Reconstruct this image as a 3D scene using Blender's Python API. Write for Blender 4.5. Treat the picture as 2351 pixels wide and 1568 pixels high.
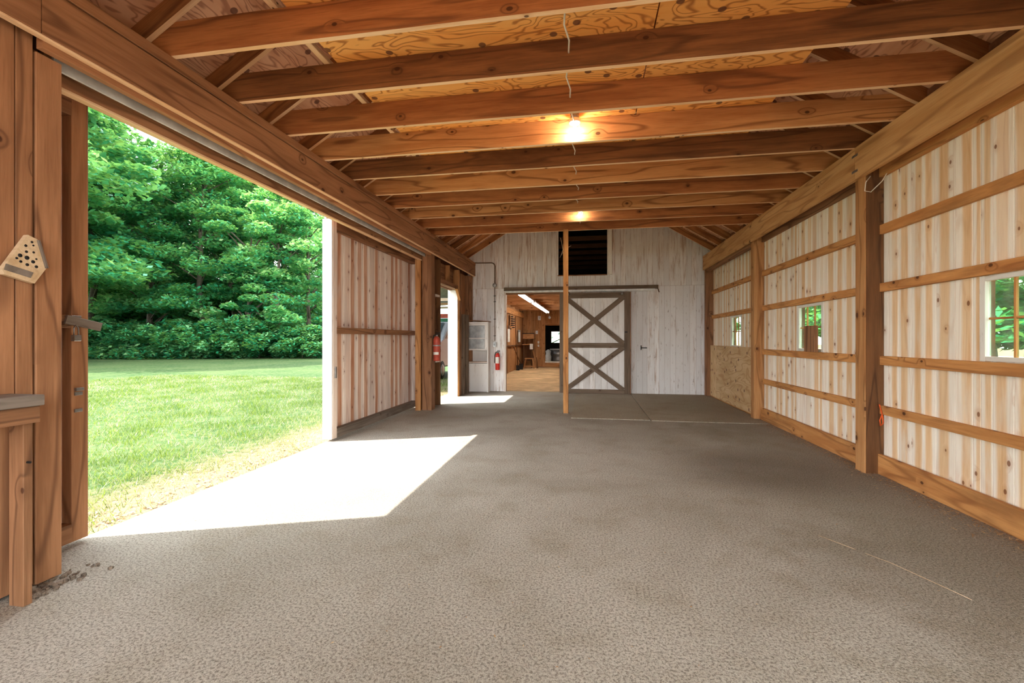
import bpy, bmesh, math, random
import numpy as np
from mathutils import Vector, Matrix
random.seed(7); RNG = np.random.default_rng(11)
for o in list(bpy.data.objects): bpy.data.objects.remove(o, do_unlink=True)
SC = bpy.context.scene; COL = SC.collection

# ------------------------------------------------------------ camera, sky, sun, exposure
YAW = 9.462
cd = bpy.data.cameras.new('camera'); cam = bpy.data.objects.new('camera', cd); COL.objects.link(cam)
cd.sensor_width = 36.0; cd.lens = 1035.0/2351.0*36.0; cd.clip_end = 300; cd.clip_start = .05
cd.shift_y = -6.0/2351.0
cam.location = (0, 0, 1.35); cam.rotation_euler = (math.radians(90), 0, math.radians(YAW))
SC.camera = cam
SKY_COL = (0.90, 0.96, 1.0); SKY_STR = 2.9
SUN_STR = 6.0; SUN_DIR = Vector((1.67, 0.63, -2.85)).normalized(); SUN_COL = (1.0, 0.95, 0.87)
BULB = 100.0; TUBE = 15.0
w = bpy.data.worlds.new('world'); SC.world = w; w.use_nodes = True
w.node_tree.nodes['Background'].inputs[0].default_value = (*SKY_COL, 1)
w.node_tree.nodes['Background'].inputs[1].default_value = SKY_STR
sl = bpy.data.lights.new('sun', 'SUN'); sl.energy = SUN_STR; sl.angle = math.radians(.6); sl.color = SUN_COL
so = bpy.data.objects.new('sun', sl); COL.objects.link(so); so.location = (-20, -8, 35)
so.rotation_euler = SUN_DIR.to_track_quat('-Z', 'Y').to_euler()
vs = SC.view_settings
vs.view_transform = 'Standard'; vs.look = 'None'; vs.gamma = 1.0; vs.use_curve_mapping = False
vs.exposure = 1.42
SC.cycles.max_bounces = 10; SC.cycles.diffuse_bounces = 6; SC.cycles.transparent_max_bounces = 12
SC.cycles.sample_clamp_indirect = 8

# ------------------------------------------------------------ object helpers
WM = {}
def link(name, data, M=None, parent=None):
    o = bpy.data.objects.new(name, data); COL.objects.link(o)
    M = M or Matrix.Identity(4)
    if parent is not None:
        o.parent = parent; o.matrix_basis = WM[parent.name].inverted() @ M
    else: o.matrix_basis = M
    WM[o.name] = M.copy()
    return o
def T(x, y, z): return Matrix.Translation((x, y, z))
def thing(name, label, cat, loc=(0, 0, 0), rz=0, group=None):
    o = link(name, None, T(*loc) @ Matrix.Rotation(rz, 4, 'Z')); o.empty_display_size = .1
    return tag(o, label, cat, group)
def tag(o, label, cat, group=None):
    o['label'] = label; o['category'] = cat
    if group: o['group'] = group
    return o
def st(o): o['kind'] = 'structure'; return o
def mesh(name, verts, faces, mat=None, smooth=False):
    m = bpy.data.meshes.new(name); m.from_pydata([tuple(v) for v in verts], [], faces); m.update()
    if mat: m.materials.append(mat)
    if smooth: m.polygons.foreach_set('use_smooth', [True]*len(m.polygons))
    return m
CACHE = {}
def plank_mesh(name, l, w_, t, mat, ch=.0025):
    k = (round(l, 3), round(w_, 3), round(t, 3), mat.name, ch)
    if k in CACHE: return CACHE[k]
    ch = min(ch, w_*.3, t*.3); a, b = w_/2, t/2
    pr = [(-a+ch, -b), (a-ch, -b), (a, -b+ch), (a, b-ch), (a-ch, b), (-a+ch, b), (-a, b-ch), (-a, -b+ch)]
    v = [(-l/2, y, z) for y, z in pr] + [(l/2, y, z) for y, z in pr]
    f = [(i, (i+1) % 8, 8+(i+1) % 8, 8+i) for i in range(8)] + [tuple(range(7, -1, -1)), tuple(range(8, 16))]
    CACHE[k] = mesh(name, v, f, mat); return CACHE[k]
def bx(name, x0, x1, y0, y1, z0, z1, mat, parent=None, ch=.0025, M=None):
    """board or box; its grain (local X) runs along the longest side"""
    d = [abs(x1-x0), abs(y1-y0), abs(z1-z0)]; ax = sorted(range(3), key=lambda i: -d[i])
    A = [Vector((1, 0, 0)), Vector((0, 1, 0)), Vector((0, 0, 1))]
    X = A[ax[0]]; Y = A[ax[1]]; Z = X.cross(Y)
    R = Matrix((X, Y, Z)).transposed().to_4x4()
    mm = T((x0+x1)/2, (y0+y1)/2, (z0+z1)/2) @ R
    if M is not None: mm = M @ mm
    return link(name, plank_mesh(name, d[ax[0]], d[ax[1]], d[ax[2]], mat, ch), mm, parent)
def bar(name, p0, p1, wdir, w_, t, mat, parent=None, ch=.0025):
    p0 = Vector(p0); p1 = Vector(p1); X = (p1-p0).normalized(); Y = Vector(wdir); Y = (Y-X*Y.dot(X)).normalized(); Z = X.cross(Y)
    M = Matrix.Translation((p0+p1)/2) @ Matrix((X, Y, Z)).transposed().to_4x4()
    return link(name, plank_mesh(name, (p1-p0).length, w_, t, mat, ch), M, parent)
def prism(name, pts, th, org, xd, yd, mat, parent=None, edge=None):
    """polygon pts (local x,y) extruded th along local z"""
    X = Vector(xd).normalized(); Y = Vector(yd).normalized(); Z = X.cross(Y); n = len(pts)
    if sum(pts[i][0]*pts[(i+1) % n][1]-pts[(i+1) % n][0]*pts[i][1] for i in range(n)) < 0: pts = pts[::-1]
    v = [(x, y, 0) for x, y in pts] + [(x, y, th) for x, y in pts]
    f = [(i, (i+1) % n, n+(i+1) % n, n+i) for i in range(n)] + [tuple(range(n-1, -1, -1)), tuple(range(n, 2*n))]
    me = mesh(name, v, f, mat)
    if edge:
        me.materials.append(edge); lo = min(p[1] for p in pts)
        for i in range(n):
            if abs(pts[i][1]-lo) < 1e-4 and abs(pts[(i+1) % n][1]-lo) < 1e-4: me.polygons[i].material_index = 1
    return link(name, me, Matrix.Translation(Vector(org)) @ Matrix((X, Y, Z)).transposed().to_4x4(), parent)
def tube_data(pts, rs, seg=8, caps=True):
    pts = [Vector(p) for p in pts]; V = []; F = []; n = len(pts)
    if not hasattr(rs, '__len__'): rs = [rs]*n
    up = None
    for i, p in enumerate(pts):
        d = (pts[min(i+1, n-1)]-pts[max(i-1, 0)]).normalized()
        if up is None: up = Vector((0, 0, 1)) if abs(d.z) < .9 else Vector((1, 0, 0))
        a = d.cross(up).normalized(); up = a.cross(d).normalized()
        for k in range(seg):
            t = 2*math.pi*k/seg; V.append(p+(a*math.cos(t)+up*math.sin(t))*rs[i])
    for i in range(n-1):
        for k in range(seg): F.append((i*seg+k, i*seg+(k+1) % seg, (i+1)*seg+(k+1) % seg, (i+1)*seg+k))
    if caps: F += [tuple(range(seg-1, -1, -1)), tuple((n-1)*seg+k for k in range(seg))]
    return V, F
def tube(name, pts, r, mat, parent=None, seg=8):
    V, F = tube_data(pts, r, seg); return link(name, mesh(name, V, F, mat, True), WM[parent.name] if parent else None, parent) if False else _world_mesh(name, V, F, mat, parent)
def _world_mesh(name, V, F, mat, parent, smooth=True):
    c = Vector(V[0]); c = sum((Vector(v) for v in V), Vector())/len(V)
    return link(name, mesh(name, [Vector(v)-c for v in V], F, mat, smooth), Matrix.Translation(c), parent)
def lathe(name, prof, loc, mat, parent=None, seg=20, M=None):
    """prof: (r,z) pairs"""
    V = []; F = []
    for r, z in prof:
        for k in range(seg):
            t = 2*math.pi*k/seg; V.append((r*math.cos(t), r*math.sin(t), z))
    for i in range(len(prof)-1):
        for k in range(seg): F.append((i*seg+k, i*seg+(k+1) % seg, (i+1)*seg+(k+1) % seg, (i+1)*seg+k))
    F += [tuple(range(seg-1, -1, -1)), tuple((len(prof)-1)*seg+k for k in range(seg))]
    return link(name, mesh(name, V, F, mat, True), T(*loc) @ (M or Matrix.Identity(4)), parent)
class MB:
    """collects boxes into one mesh"""
    def __init__(s): s.v = []; s.f = []
    def box(s, x0, x1, y0, y1, z0, z1):
        n = len(s.v); s.v += [(x, y, z) for z in (z0, z1) for y in (y0, y1) for x in (x0, x1)]
        s.f += [tuple(n+i for i in q) for q in ((0, 2, 3, 1), (4, 5, 7, 6), (0, 1, 5, 4), (2, 6, 7, 3), (0, 4, 6, 2), (1, 3, 7, 5))]
        return s
    def ext(s, pts, fn, a, b):
        n = len(s.v); k = len(pts); s.v += [fn(p, a) for p in pts]+[fn(p, b) for p in pts]
        s.f += [(n+i, n+(i+1) % k, n+k+(i+1) % k, n+k+i) for i in range(k)]+[tuple(n+i for i in range(k-1, -1, -1)), tuple(n+k+i for i in range(k))]
        return s
    def build(s, name, mat, parent=None): return _world_mesh(name, s.v, s.f, mat, parent, False)

# ------------------------------------------------------------ materials
def newmat(name):
    m = bpy.data.materials.new(name); m.use_nodes = True; nt = m.node_tree
    return m, nt, nt.nodes['Principled BSDF']
def lin(c):
    return tuple(((x/255)/12.92 if x/255 <= .04045 else ((x/255+.055)/1.055)**2.4) for x in c)
class N:
    def __init__(s, nt): s.nt = nt
    def n(s, t, **k):
        o = s.nt.nodes.new(t)
        for a, b in k.items(): setattr(o, a, b)
        return o
    def l(s, a, b): s.nt.links.new(a, b)
    def put(s, sock, v):
        if isinstance(v, bpy.types.NodeSocket): s.l(v, sock)
        else: sock.default_value = v
    def math(s, op, a, b=0.0, c=None, clamp=False):
        o = s.n('ShaderNodeMath', operation=op); o.use_clamp = clamp; s.put(o.inputs[0], a); s.put(o.inputs[1], b)
        if c is not None: s.put(o.inputs[2], c)
        return o.outputs[0]
    def vmul(s, v, k):
        o = s.n('ShaderNodeVectorMath', operation='MULTIPLY'); s.l(v, o.inputs[0]); o.inputs[1].default_value = k; return o.outputs[0]
    def vadd(s, v, u):
        o = s.n('ShaderNodeVectorMath', operation='ADD'); s.l(v, o.inputs[0]); s.put(o.inputs[1], u); return o.outputs[0]
    def noise(s, v, scale=1.0, detail=3, rough=.55, dist=0.0):
        o = s.n('ShaderNodeTexNoise'); s.l(v, o.inputs['Vector']); o.inputs['Scale'].default_value = scale
        o.inputs['Detail'].default_value = detail; o.inputs['Roughness'].default_value = rough; o.inputs['Distortion'].default_value = dist
        return o.outputs[0]
    def step(s, v, a, b, lo=0.0, hi=1.0):
        o = s.n('ShaderNodeMapRange'); o.interpolation_type = 'SMOOTHSTEP'; s.put(o.inputs[0], v)
        o.inputs[1].default_value = a; o.inputs[2].default_value = b; o.inputs[3].default_value = lo; o.inputs[4].default_value = hi; return o.outputs[0]
    def mix(s, f, a, b, mode='MIX'):
        o = s.n('ShaderNodeMix', data_type='RGBA', blend_type=mode); s.put(o.inputs[0], f)
        for i, v in ((6, a), (7, b)):
            if isinstance(v, bpy.types.NodeSocket): s.l(v, o.inputs[i])
            else: o.inputs[i].default_value = (*v[:3], 1)
        return o.outputs[2]
    def bump(s, h, strength, dist, bs):
        o = s.n('ShaderNodeBump'); o.inputs['Strength'].default_value = strength; o.inputs['Distance'].default_value = dist
        s.l(h, o.inputs['Height']); s.l(o.outputs[0], bs.inputs['Normal'])
def wood(name, light, mid, dark, knot=.5, knot_col=(70, 38, 20), sap=None, var=.16, rings=.5, fine=.25, rough=.72, stain=None, kscale=4.5, ringn=9.0, kr=.10, spec=.25, bumps=.35):
    light, mid, dark, knot_col = map(lin, (light, mid, dark, knot_col))
    m, nt, bs = newmat(name); g = N(nt)
    tc = g.n('ShaderNodeTexCoord'); oi = g.n('ShaderNodeObjectInfo'); rnd = oi.outputs['Random']
    cx = g.n('ShaderNodeCombineXYZ')
    g.l(g.math('MULTIPLY', rnd, 73.0), cx.inputs[0]); g.l(g.math('MULTIPLY', rnd, 191.0), cx.inputs[1]); g.l(g.math('MULTIPLY', rnd, 37.0), cx.inputs[2])
    P = g.vadd(tc.outputs['Object'], cx.outputs[0])
    sx = g.n('ShaderNodeSeparateXYZ'); g.l(P, sx.inputs[0])
    c2 = g.n('ShaderNodeCombineXYZ'); g.l(sx.outputs[0], c2.inputs[0]); g.l(g.math('ADD', sx.outputs[1], sx.outputs[2]), c2.inputs[1])
    # knots: 2D cells, only some carry one
    vo = g.n('ShaderNodeTexVoronoi', voronoi_dimensions='2D'); vo.inputs['Scale'].default_value = kscale
    g.l(g.vadd(g.vmul(c2.outputs[0], (1, 1.5, 1)), (0, 0, 0)), vo.inputs['Vector'])
    sc = g.n('ShaderNodeSeparateColor'); g.l(vo.outputs['Color'], sc.inputs[0])
    has = g.math('LESS_THAN', sc.outputs[0], knot)
    dist = g.math('ADD', vo.outputs['Distance'], g.math('MULTIPLY', sc.outputs[1], kr*.5))
    core = g.math('MULTIPLY', g.step(dist, kr, kr*.72, 0, 1), has)
    halo = g.math('MULTIPLY', g.step(dist, kr*3.2, kr*.8, 0, 1), has)
    # grain
    b1 = g.noise(g.vmul(P, (1.1, 11, 11)), 1, 4, .6)
    fi = g.noise(g.vmul(P, (4, 90, 90)), 1, 3, .65)
    rg = g.noise(g.vmul(P, (.55, 5.5, 5.5)), 1, 1.5, .4)
    rg = g.math('PINGPONG', g.math('ADD', g.math('MULTIPLY', rg, ringn), g.math('MULTIPLY', halo, 1.2)), 1.0)
    ringm = g.step(rg, .68, 1.0, 0, min(1, rings*1.25))
    col = g.mix(g.step(b1, .35, .68), light, mid)
    if sap:
        ge = g.n('ShaderNodeSeparateXYZ'); g.l(tc.outputs['Generated'], ge.inputs[0])
        n1 = g.noise(g.vmul(P, (.9, 3, 3)), 1, 2)
        e = g.math('ADD', g.math('SUBTRACT', ge.outputs[1], .5), g.math('ADD', g.math('MULTIPLY', g.math('SUBTRACT', rnd, .5), .45), g.math('MULTIPLY', g.math('SUBTRACT', n1, .5), .35)))
        e = g.math('ABSOLUTE', e)
        sm = g.step(e, .16, .36)
        w3 = g.n('ShaderNodeTexWhiteNoise', noise_dimensions='1D'); g.l(g.math('MULTIPLY', rnd, 911.0), w3.inputs['W'])
        sm = g.math('MAXIMUM', sm, g.step(w3.outputs[0], .58, .85, 0, .85))
        col = g.mix(g.math('MULTIPLY', sm, .92), col, lin(sap))
    col = g.mix(ringm, col, dark)
    col = g.mix(g.step(fi, .45, .75, 0, fine), col, dark)
    if stain:
        sn = g.noise(g.vmul(P, (.7, 2.5, 2.5)), 1, 5, .65)
        col = g.mix(g.step(sn, .5, .72, 0, .8), col, lin(stain))
    col = g.mix(g.math('MULTIPLY', halo, .35), col, dark)
    col = g.mix(g.math('MULTIPLY', core, .85), col, knot_col)
    hs = g.n('ShaderNodeHueSaturation'); g.l(col, hs.inputs['Color'])
    wn = g.n('ShaderNodeTexWhiteNoise', noise_dimensions='1D'); g.l(g.math('MULTIPLY', rnd, 517.0), wn.inputs['W'])
    g.l(g.math('ADD', 1-var, g.math('MULTIPLY', wn.outputs[0], 2*var)), hs.inputs['Value'])
    g.l(hs.outputs[0], bs.inputs['Base Color']); bs.inputs['Roughness'].default_value = rough; bs.inputs['Specular IOR Level'].default_value = spec
    g.bump(g.math('SUBTRACT', g.math('ADD', fi, g.math('MULTIPLY', b1, .8)), g.math('MULTIPLY', core, .5)), bumps, .004, bs)
    return m
def whitewash(name, white=(236, 230, 224), brown=(150, 112, 84), thr=.55, dirt=(120, 98, 78), spots=.5):
    m, nt, bs = newmat(name); g = N(nt)
    tc = g.n('ShaderNodeTexCoord'); oi = g.n('ShaderNodeObjectInfo'); rnd = oi.outputs['Random']
    cx = g.n('ShaderNodeCombineXYZ'); g.l(g.math('MULTIPLY', rnd, 73.0), cx.inputs[0]); g.l(g.math('MULTIPLY', rnd, 191.0), cx.inputs[1])
    P = g.vadd(tc.outputs['Object'], cx.outputs[0])
    a = g.noise(g.vmul(P, (1.4, 16, 16)), 1, 5, .65); b = g.noise(g.vmul(P, (5, 22, 22)), 1, 4, .7)
    c = g.noise(g.vmul(P, (.8, 1.6, 1.6)), 1, 3)
    wn = g.n('ShaderNodeTexWhiteNoise', noise_dimensions='1D'); g.l(g.math('MULTIPLY', rnd, 517.0), wn.inputs['W'])
    k = g.math('ADD', a, g.math('MULTIPLY', g.math('SUBTRACT', wn.outputs[0], .5), .14))
    col = g.mix(g.step(k, thr-.07, thr+.16, 0, .75), lin(white), lin(brown))
    col = g.mix(g.step(b, .60, .70, 0, spots), col, lin((128, 92, 62)))
    col = g.mix(g.step(c, .5, .8, 0, .4), col, lin(dirt))
    col = g.mix(1.0, col, g.mix(wn.outputs[0], (.82, .82, .82), (1, 1, 1)), 'MULTIPLY')
    g.l(col, bs.inputs['Base Color']); bs.inputs['Roughness'].default_value = .85; bs.inputs['Specular IOR Level'].default_value = .15
    g.bump(a, .3, .003, bs); return m
def plain(name, c, rough=.6, metal=0., nz=.08, nscale=12, emit=None, estr=0, spec=.4):
    m, nt, bs = newmat(name); g = N(nt); c = lin(c)
    if nz:
        tc = g.n('ShaderNodeTexCoord'); n = g.noise(tc.outputs['Object'], nscale, 4, .6)
        col = g.mix(g.step(n, .35, .7), tuple(x*(1-nz*2) for x in c), tuple(min(1, x*(1+nz)) for x in c)); g.l(col, bs.inputs['Base Color'])
    else: bs.inputs['Base Color'].default_value = (*c, 1)
    bs.inputs['Roughness'].default_value = rough; bs.inputs['Metallic'].default_value = metal; bs.inputs['Specular IOR Level'].default_value = spec
    if emit: bs.inputs['Emission Color'].default_value = (*emit, 1); bs.inputs['Emission Strength'].default_value = estr
    return m
def plywood(name, light, mid, dark, nails=True, sc=1.0):
    m, nt, bs = newmat(name); g = N(nt)
    tc = g.n('ShaderNodeTexCoord'); oi = g.n('ShaderNodeObjectInfo'); rnd = oi.outputs['Random']
    cx = g.n('ShaderNodeCombineXYZ'); g.l(g.math('MULTIPLY', rnd, 73.0), cx.inputs[0]); g.l(g.math('MULTIPLY', rnd, 191.0), cx.inputs[1])
    P = g.vadd(tc.outputs['Object'], cx.outputs[0])
    n1 = g.noise(g.vmul(P, (1.5*sc, 4.5*sc, 1)), 1, 2.2, .5, .6)
    r = g.math('PINGPONG', g.math('MULTIPLY', n1, 27.0), 1.0)
    n2 = g.noise(g.vmul(P, (1, 5, 1)), 1, 3)
    col = g.mix(g.step(n2, .35, .7), lin(light), lin(mid)); col = g.mix(g.step(r, .55, 1.0, 0, .75), col, lin(dark))
    vo = g.n('ShaderNodeTexVoronoi', voronoi_dimensions='2D'); vo.inputs['Scale'].default_value = 4.2; g.l(P, vo.inputs['Vector'])
    sc_ = g.n('ShaderNodeSeparateColor'); g.l(vo.outputs['Color'], sc_.inputs[0])
    col = g.mix(g.math('MULTIPLY', g.step(vo.outputs['Distance'], .13, .10, 0, .85), g.math('LESS_THAN', sc_.outputs[0], .55)), col, lin((98, 58, 44)))
    hs = g.n('ShaderNodeHueSaturation'); g.l(col, hs.inputs['Color']); g.l(g.math('ADD', .9, g.math('MULTIPLY', rnd, .2)), hs.inputs['Value'])
    g.l(hs.outputs[0], bs.inputs['Base Color']); bs.inputs['Roughness'].default_value = .7; bs.inputs['Specular IOR Level'].default_value = .25
    g.bump(r, .15, .003, bs); return m

M_joist = wood('joist_wood', (196, 136, 84), (166, 108, 62), (112, 70, 40), knot=.32, rings=.5, kscale=2.6, kr=.075, var=.27, ringn=7, fine=.35, stain=(112, 70, 44))
M_joistdark = wood('dark_joist_wood', (146, 96, 56), (116, 74, 42), (70, 42, 24), knot=.3, rings=.45, kscale=2.6, kr=.075, var=.05, fine=.35, stain=(96, 60, 34))
M_joistlight = wood('light_joist_wood', (206, 150, 96), (182, 124, 74), (124, 76, 42), knot=.4, rings=.6, kscale=2.6, kr=.09, var=.05, ringn=10, fine=.3)
M_joistmid = wood('mid_joist_wood', (186, 122, 72), (156, 96, 54), (100, 60, 34), knot=.3, rings=.5, kscale=2.6, kr=.075, var=.06, ringn=8, fine=.35, stain=(124, 78, 46))
M_litpale = wood('lit_edge_pale_wood', (244, 208, 166), (232, 186, 138), (196, 142, 98), knot=.15, rings=.2, var=.05)  # light caught on the undersides of joists and rafters is painted in
M_beamL = wood('brown_beam_wood', (176, 126, 88), (150, 104, 70), (104, 68, 44), knot=.22, rings=.55, kscale=2.6, kr=.09, var=.06)
M_beamR = wood('tan_beam_wood', (216, 168, 114), (198, 146, 92), (152, 104, 62), knot=.22, rings=.5, kscale=2.6, kr=.08, var=.05)
M_postdark = wood('dark_shaded_post_wood', (124, 84, 50), (100, 66, 38), (62, 38, 22), knot=.3, rings=.5, kscale=3, var=.04)  # dark studs; on the near right posts it paints in their shaded side
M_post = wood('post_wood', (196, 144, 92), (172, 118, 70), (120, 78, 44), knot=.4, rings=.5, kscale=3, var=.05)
M_girt = wood('girt_wood', (216, 156, 94), (190, 128, 72), (138, 84, 46), knot=.5, rings=.5, kscale=3.5, var=.12, stain=(150, 104, 62))
M_board = wood('pine_board_wood', (240, 208, 166), (228, 186, 138), (190, 136, 88), knot=.34, sap=(250, 242, 228), rings=.16, fine=.14, kscale=4.2, kr=.105, knot_col=(128, 78, 46), var=.05, stain=(238, 226, 206))
M_boardL = wood('brown_board_wood', (210, 168, 140), (184, 128, 94), (138, 84, 58), knot=.32, sap=(232, 220, 208), rings=.24, fine=.2, kscale=4.2, kr=.09, knot_col=(110, 60, 40), var=.08, stain=(206, 190, 178))
M_plate = wood('weathered_brown_wood', (160, 114, 80), (132, 92, 62), (88, 58, 38), knot=.22, rings=.55, kscale=3, var=.08)
M_grey = wood('grey_weathered_wood', (132, 120, 108), (108, 96, 84), (74, 62, 52), knot=.3, rings=.35, var=.08)
M_brace = wood('dark_brace_wood', (124, 104, 86), (104, 86, 70), (70, 56, 44), knot=.3, rings=.35, var=.06)
M_white = whitewash('whitewashed_board', (248, 244, 240), (176, 138, 106), .58, (206, 190, 174), .7); M_whiteclean = whitewash('whitewashed_panel', (240, 234, 228), (176, 150, 126), .62, (170, 150, 130), .3)
M_whiteup = whitewash('whitewashed_upper_board', (240, 236, 230), (176, 140, 110), .56, (200, 182, 166), .3)
M_ply = plywood('deck_plywood', (250, 182, 102), (242, 162, 80), (158, 84, 34))
M_sheath = plywood('roof_plywood', (226, 174, 138), (206, 146, 108), (156, 100, 72))
M_wallply = plywood('wall_plywood', (218, 184, 140), (196, 158, 112), (180, 134, 86), sc=.5)
M_galv = plain('galvanised_steel', (176, 176, 174), .45, .6, .12, 8)
M_track = plain('pale_metal_track', (212, 210, 204), .5, .1, .1, 5)
M_steel = plain('dull_steel', (150, 148, 146), .4, .8, .1, 20)
M_black = plain('black_rubber', (24, 24, 24), .6)
M_red = plain('red_enamel', (206, 52, 40), .35, 0, .05)
M_redworn = plain('worn_red_enamel', (188, 78, 58), .5, 0, .12, 9)
M_label = plain('pale_label', (232, 226, 214), .6, 0, .06, 30)
M_cable = plain('white_cable', (226, 214, 196), .6, 0, .04)
M_porc = plain('white_porcelain', (236, 232, 224), .3)
M_siding = plain('outer_siding', (132, 84, 58), .9, 0, .2, 6)
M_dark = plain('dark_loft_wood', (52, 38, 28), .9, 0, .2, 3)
M_bulb = plain('lit_bulb', (255, 240, 215), .3, 0, 0, emit=(1, .86, .66), estr=BULB)
M_tube = plain('lit_tube', (255, 250, 240), .3, 0, 0, emit=(1, .93, .84), estr=TUBE)
M_orange = plain('orange_cord', (232, 96, 34), .6)
M_ws = wood('workshop_wall_wood', (190, 140, 92), (164, 112, 68), (112, 72, 42), knot=.3, rings=.35, var=.12)
M_wsdark = wood('workshop_dark_wood', (112, 74, 44), (90, 58, 34), (56, 34, 20), knot=.3, rings=.3, var=.1)
M_bark = wood('bark', (104, 92, 80), (78, 66, 56), (44, 36, 30), knot=0, rings=.2, bumps=1.0)
M_vinyl = plain('white_vinyl_sheet', (232, 232, 228), .5)
M_plaque = wood('pale_plaque_wood', (222, 196, 160), (204, 174, 134), (160, 124, 86), knot=0, rings=.2)
M_sash = whitewash('white_sash_paint', (238, 234, 224), (168, 144, 112), .62, (200, 190, 170), .25)
M_grit = plain('grit', (120, 104, 88), .95, 0, .3, 40)

def glass(name):
    m = bpy.data.materials.new(name); m.use_nodes = True; nt = m.node_tree; g = N(nt); nt.nodes.clear()
    out = g.n('ShaderNodeOutputMaterial'); tr = g.n('ShaderNodeBsdfTransparent'); tr.inputs[0].default_value = (.80, .95, .84, 1)
    gl = g.n('ShaderNodeBsdfGlossy'); gl.inputs['Roughness'].default_value = .05
    df = g.n('ShaderNodeBsdfDiffuse'); df.inputs[0].default_value = (.55, .62, .5, 1)
    tc = g.n('ShaderNodeTexCoord'); n = g.noise(tc.outputs['Object'], 6, 4)
    m1 = g.n('ShaderNodeMixShader'); g.l(g.step(n, .3, .8, .05, .3), m1.inputs[0]); g.l(tr.outputs[0], m1.inputs[1]); g.l(df.outputs[0], m1.inputs[2])
    m2 = g.n('ShaderNodeMixShader'); m2.inputs[0].default_value = .05; g.l(m1.outputs[0], m2.inputs[1]); g.l(gl.outputs[0], m2.inputs[2]); g.l(m2.outputs[0], out.inputs[0])
    return m
M_glass = glass('old_window_glass')

def floor_mat(name, base, lightc, darkc, brown):
    m, nt, bs = newmat(name); g = N(nt); tc = g.n('ShaderNodeTexCoord'); P = g.n('ShaderNodeNewGeometry').outputs['Position']
    big = g.noise(P, .55, 4, .55, .4); med = g.noise(P, 2.3, 5, .65); fine = g.noise(P, 78, 4, .8); gr = g.noise(P, 170, 2, .6)
    col = g.mix(g.step(big, .35, .62), lin(base), lin(lightc)); col = g.mix(g.step(med, .45, .72, 0, .45), col, lin(brown))
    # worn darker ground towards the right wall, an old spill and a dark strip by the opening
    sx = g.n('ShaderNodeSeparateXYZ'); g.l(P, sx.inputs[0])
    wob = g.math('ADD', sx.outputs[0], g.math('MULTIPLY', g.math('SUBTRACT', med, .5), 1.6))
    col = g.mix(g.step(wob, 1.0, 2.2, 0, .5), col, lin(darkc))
    dx = g.math('SUBTRACT', sx.outputs[0], 1.75); dy = g.math('SUBTRACT', sx.outputs[1], 5.0)
    dd = g.math('SQRT', g.math('ADD', g.math('MULTIPLY', g.math('MULTIPLY', dx, dx), .9), g.math('MULTIPLY', g.math('MULTIPLY', dy, dy), 1.3)))
    dd = g.math('ADD', dd, g.math('MULTIPLY', g.math('SUBTRACT', med, .5), 1.3))
    col = g.mix(g.step(dd, 1.3, .35, 0, .5), col, lin((92, 78, 62)))
    vo = g.n('ShaderNodeTexVoronoi', feature='DISTANCE_TO_EDGE'); g.l(g.vadd(P, (0, 0, 0)), vo.inputs['Vector']); vo.inputs['Scale'].default_value = .55
    crack = g.math('ADD', vo.outputs['Distance'], g.math('MULTIPLY', med, .012))
    spk = g.step(fine, .38, .56, .72, 0)
    col = g.mix(spk, col, lin((74, 66, 56)))
    col = g.mix(g.step(gr, .56, .72, 0, .6), col, lin((222, 214, 200)))
    g.l(col, bs.inputs['Base Color']); bs.inputs['Roughness'].default_value = .9; bs.inputs['Specular IOR Level'].default_value = .2
    g.bump(g.math('ADD', fine, g.math('MULTIPLY', gr, .35)), .75, .012, bs); return m
M_floor = floor_mat('dusty_concrete', (168, 160, 146), (188, 181, 168), (124, 111, 90), (150, 137, 114))
M_floor2 = floor_mat('dirty_boards_floor', (176, 164, 144), (186, 174, 154), (146, 132, 110), (160, 144, 120))
M_wsfloor = plain('workshop_sand_floor', (206, 176, 132), .9, 0, .14, 2)
def lawn_mat():
    m, nt, bs = newmat('lawn_turf'); g = N(nt); P = g.n('ShaderNodeNewGeometry').outputs['Position']
    a = g.noise(P, .35, 4, .6); b = g.noise(P, 9, 5, .75); c = g.noise(P, 45, 3, .7)
    col = g.mix(g.step(a, .35, .65), lin((40, 68, 32)), lin((66, 84, 46))); col = g.mix(g.step(b, .4, .7, 0, .7), col, lin((106, 110, 82)))
    col = g.mix(g.step(c, .42, .65, 0, .5), col, lin((44, 72, 30)))
    sx = g.n('ShaderNodeSeparateXYZ'); g.l(P, sx.inputs[0])
    e = g.math('ADD', sx.outputs[0], g.math('MULTIPLY', g.math('SUBTRACT', b, .5), 1.5))
    col = g.mix(g.step(e, -4.7, -3.7, 0, .9), col, lin((136, 112, 92)))
    g.l(col, bs.inputs['Base Color']); bs.inputs['Roughness'].default_value = .95; bs.inputs['Specular IOR Level'].default_value = .1
    g.bump(b, .6, .03, bs); return m
M_lawn = lawn_mat()
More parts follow.
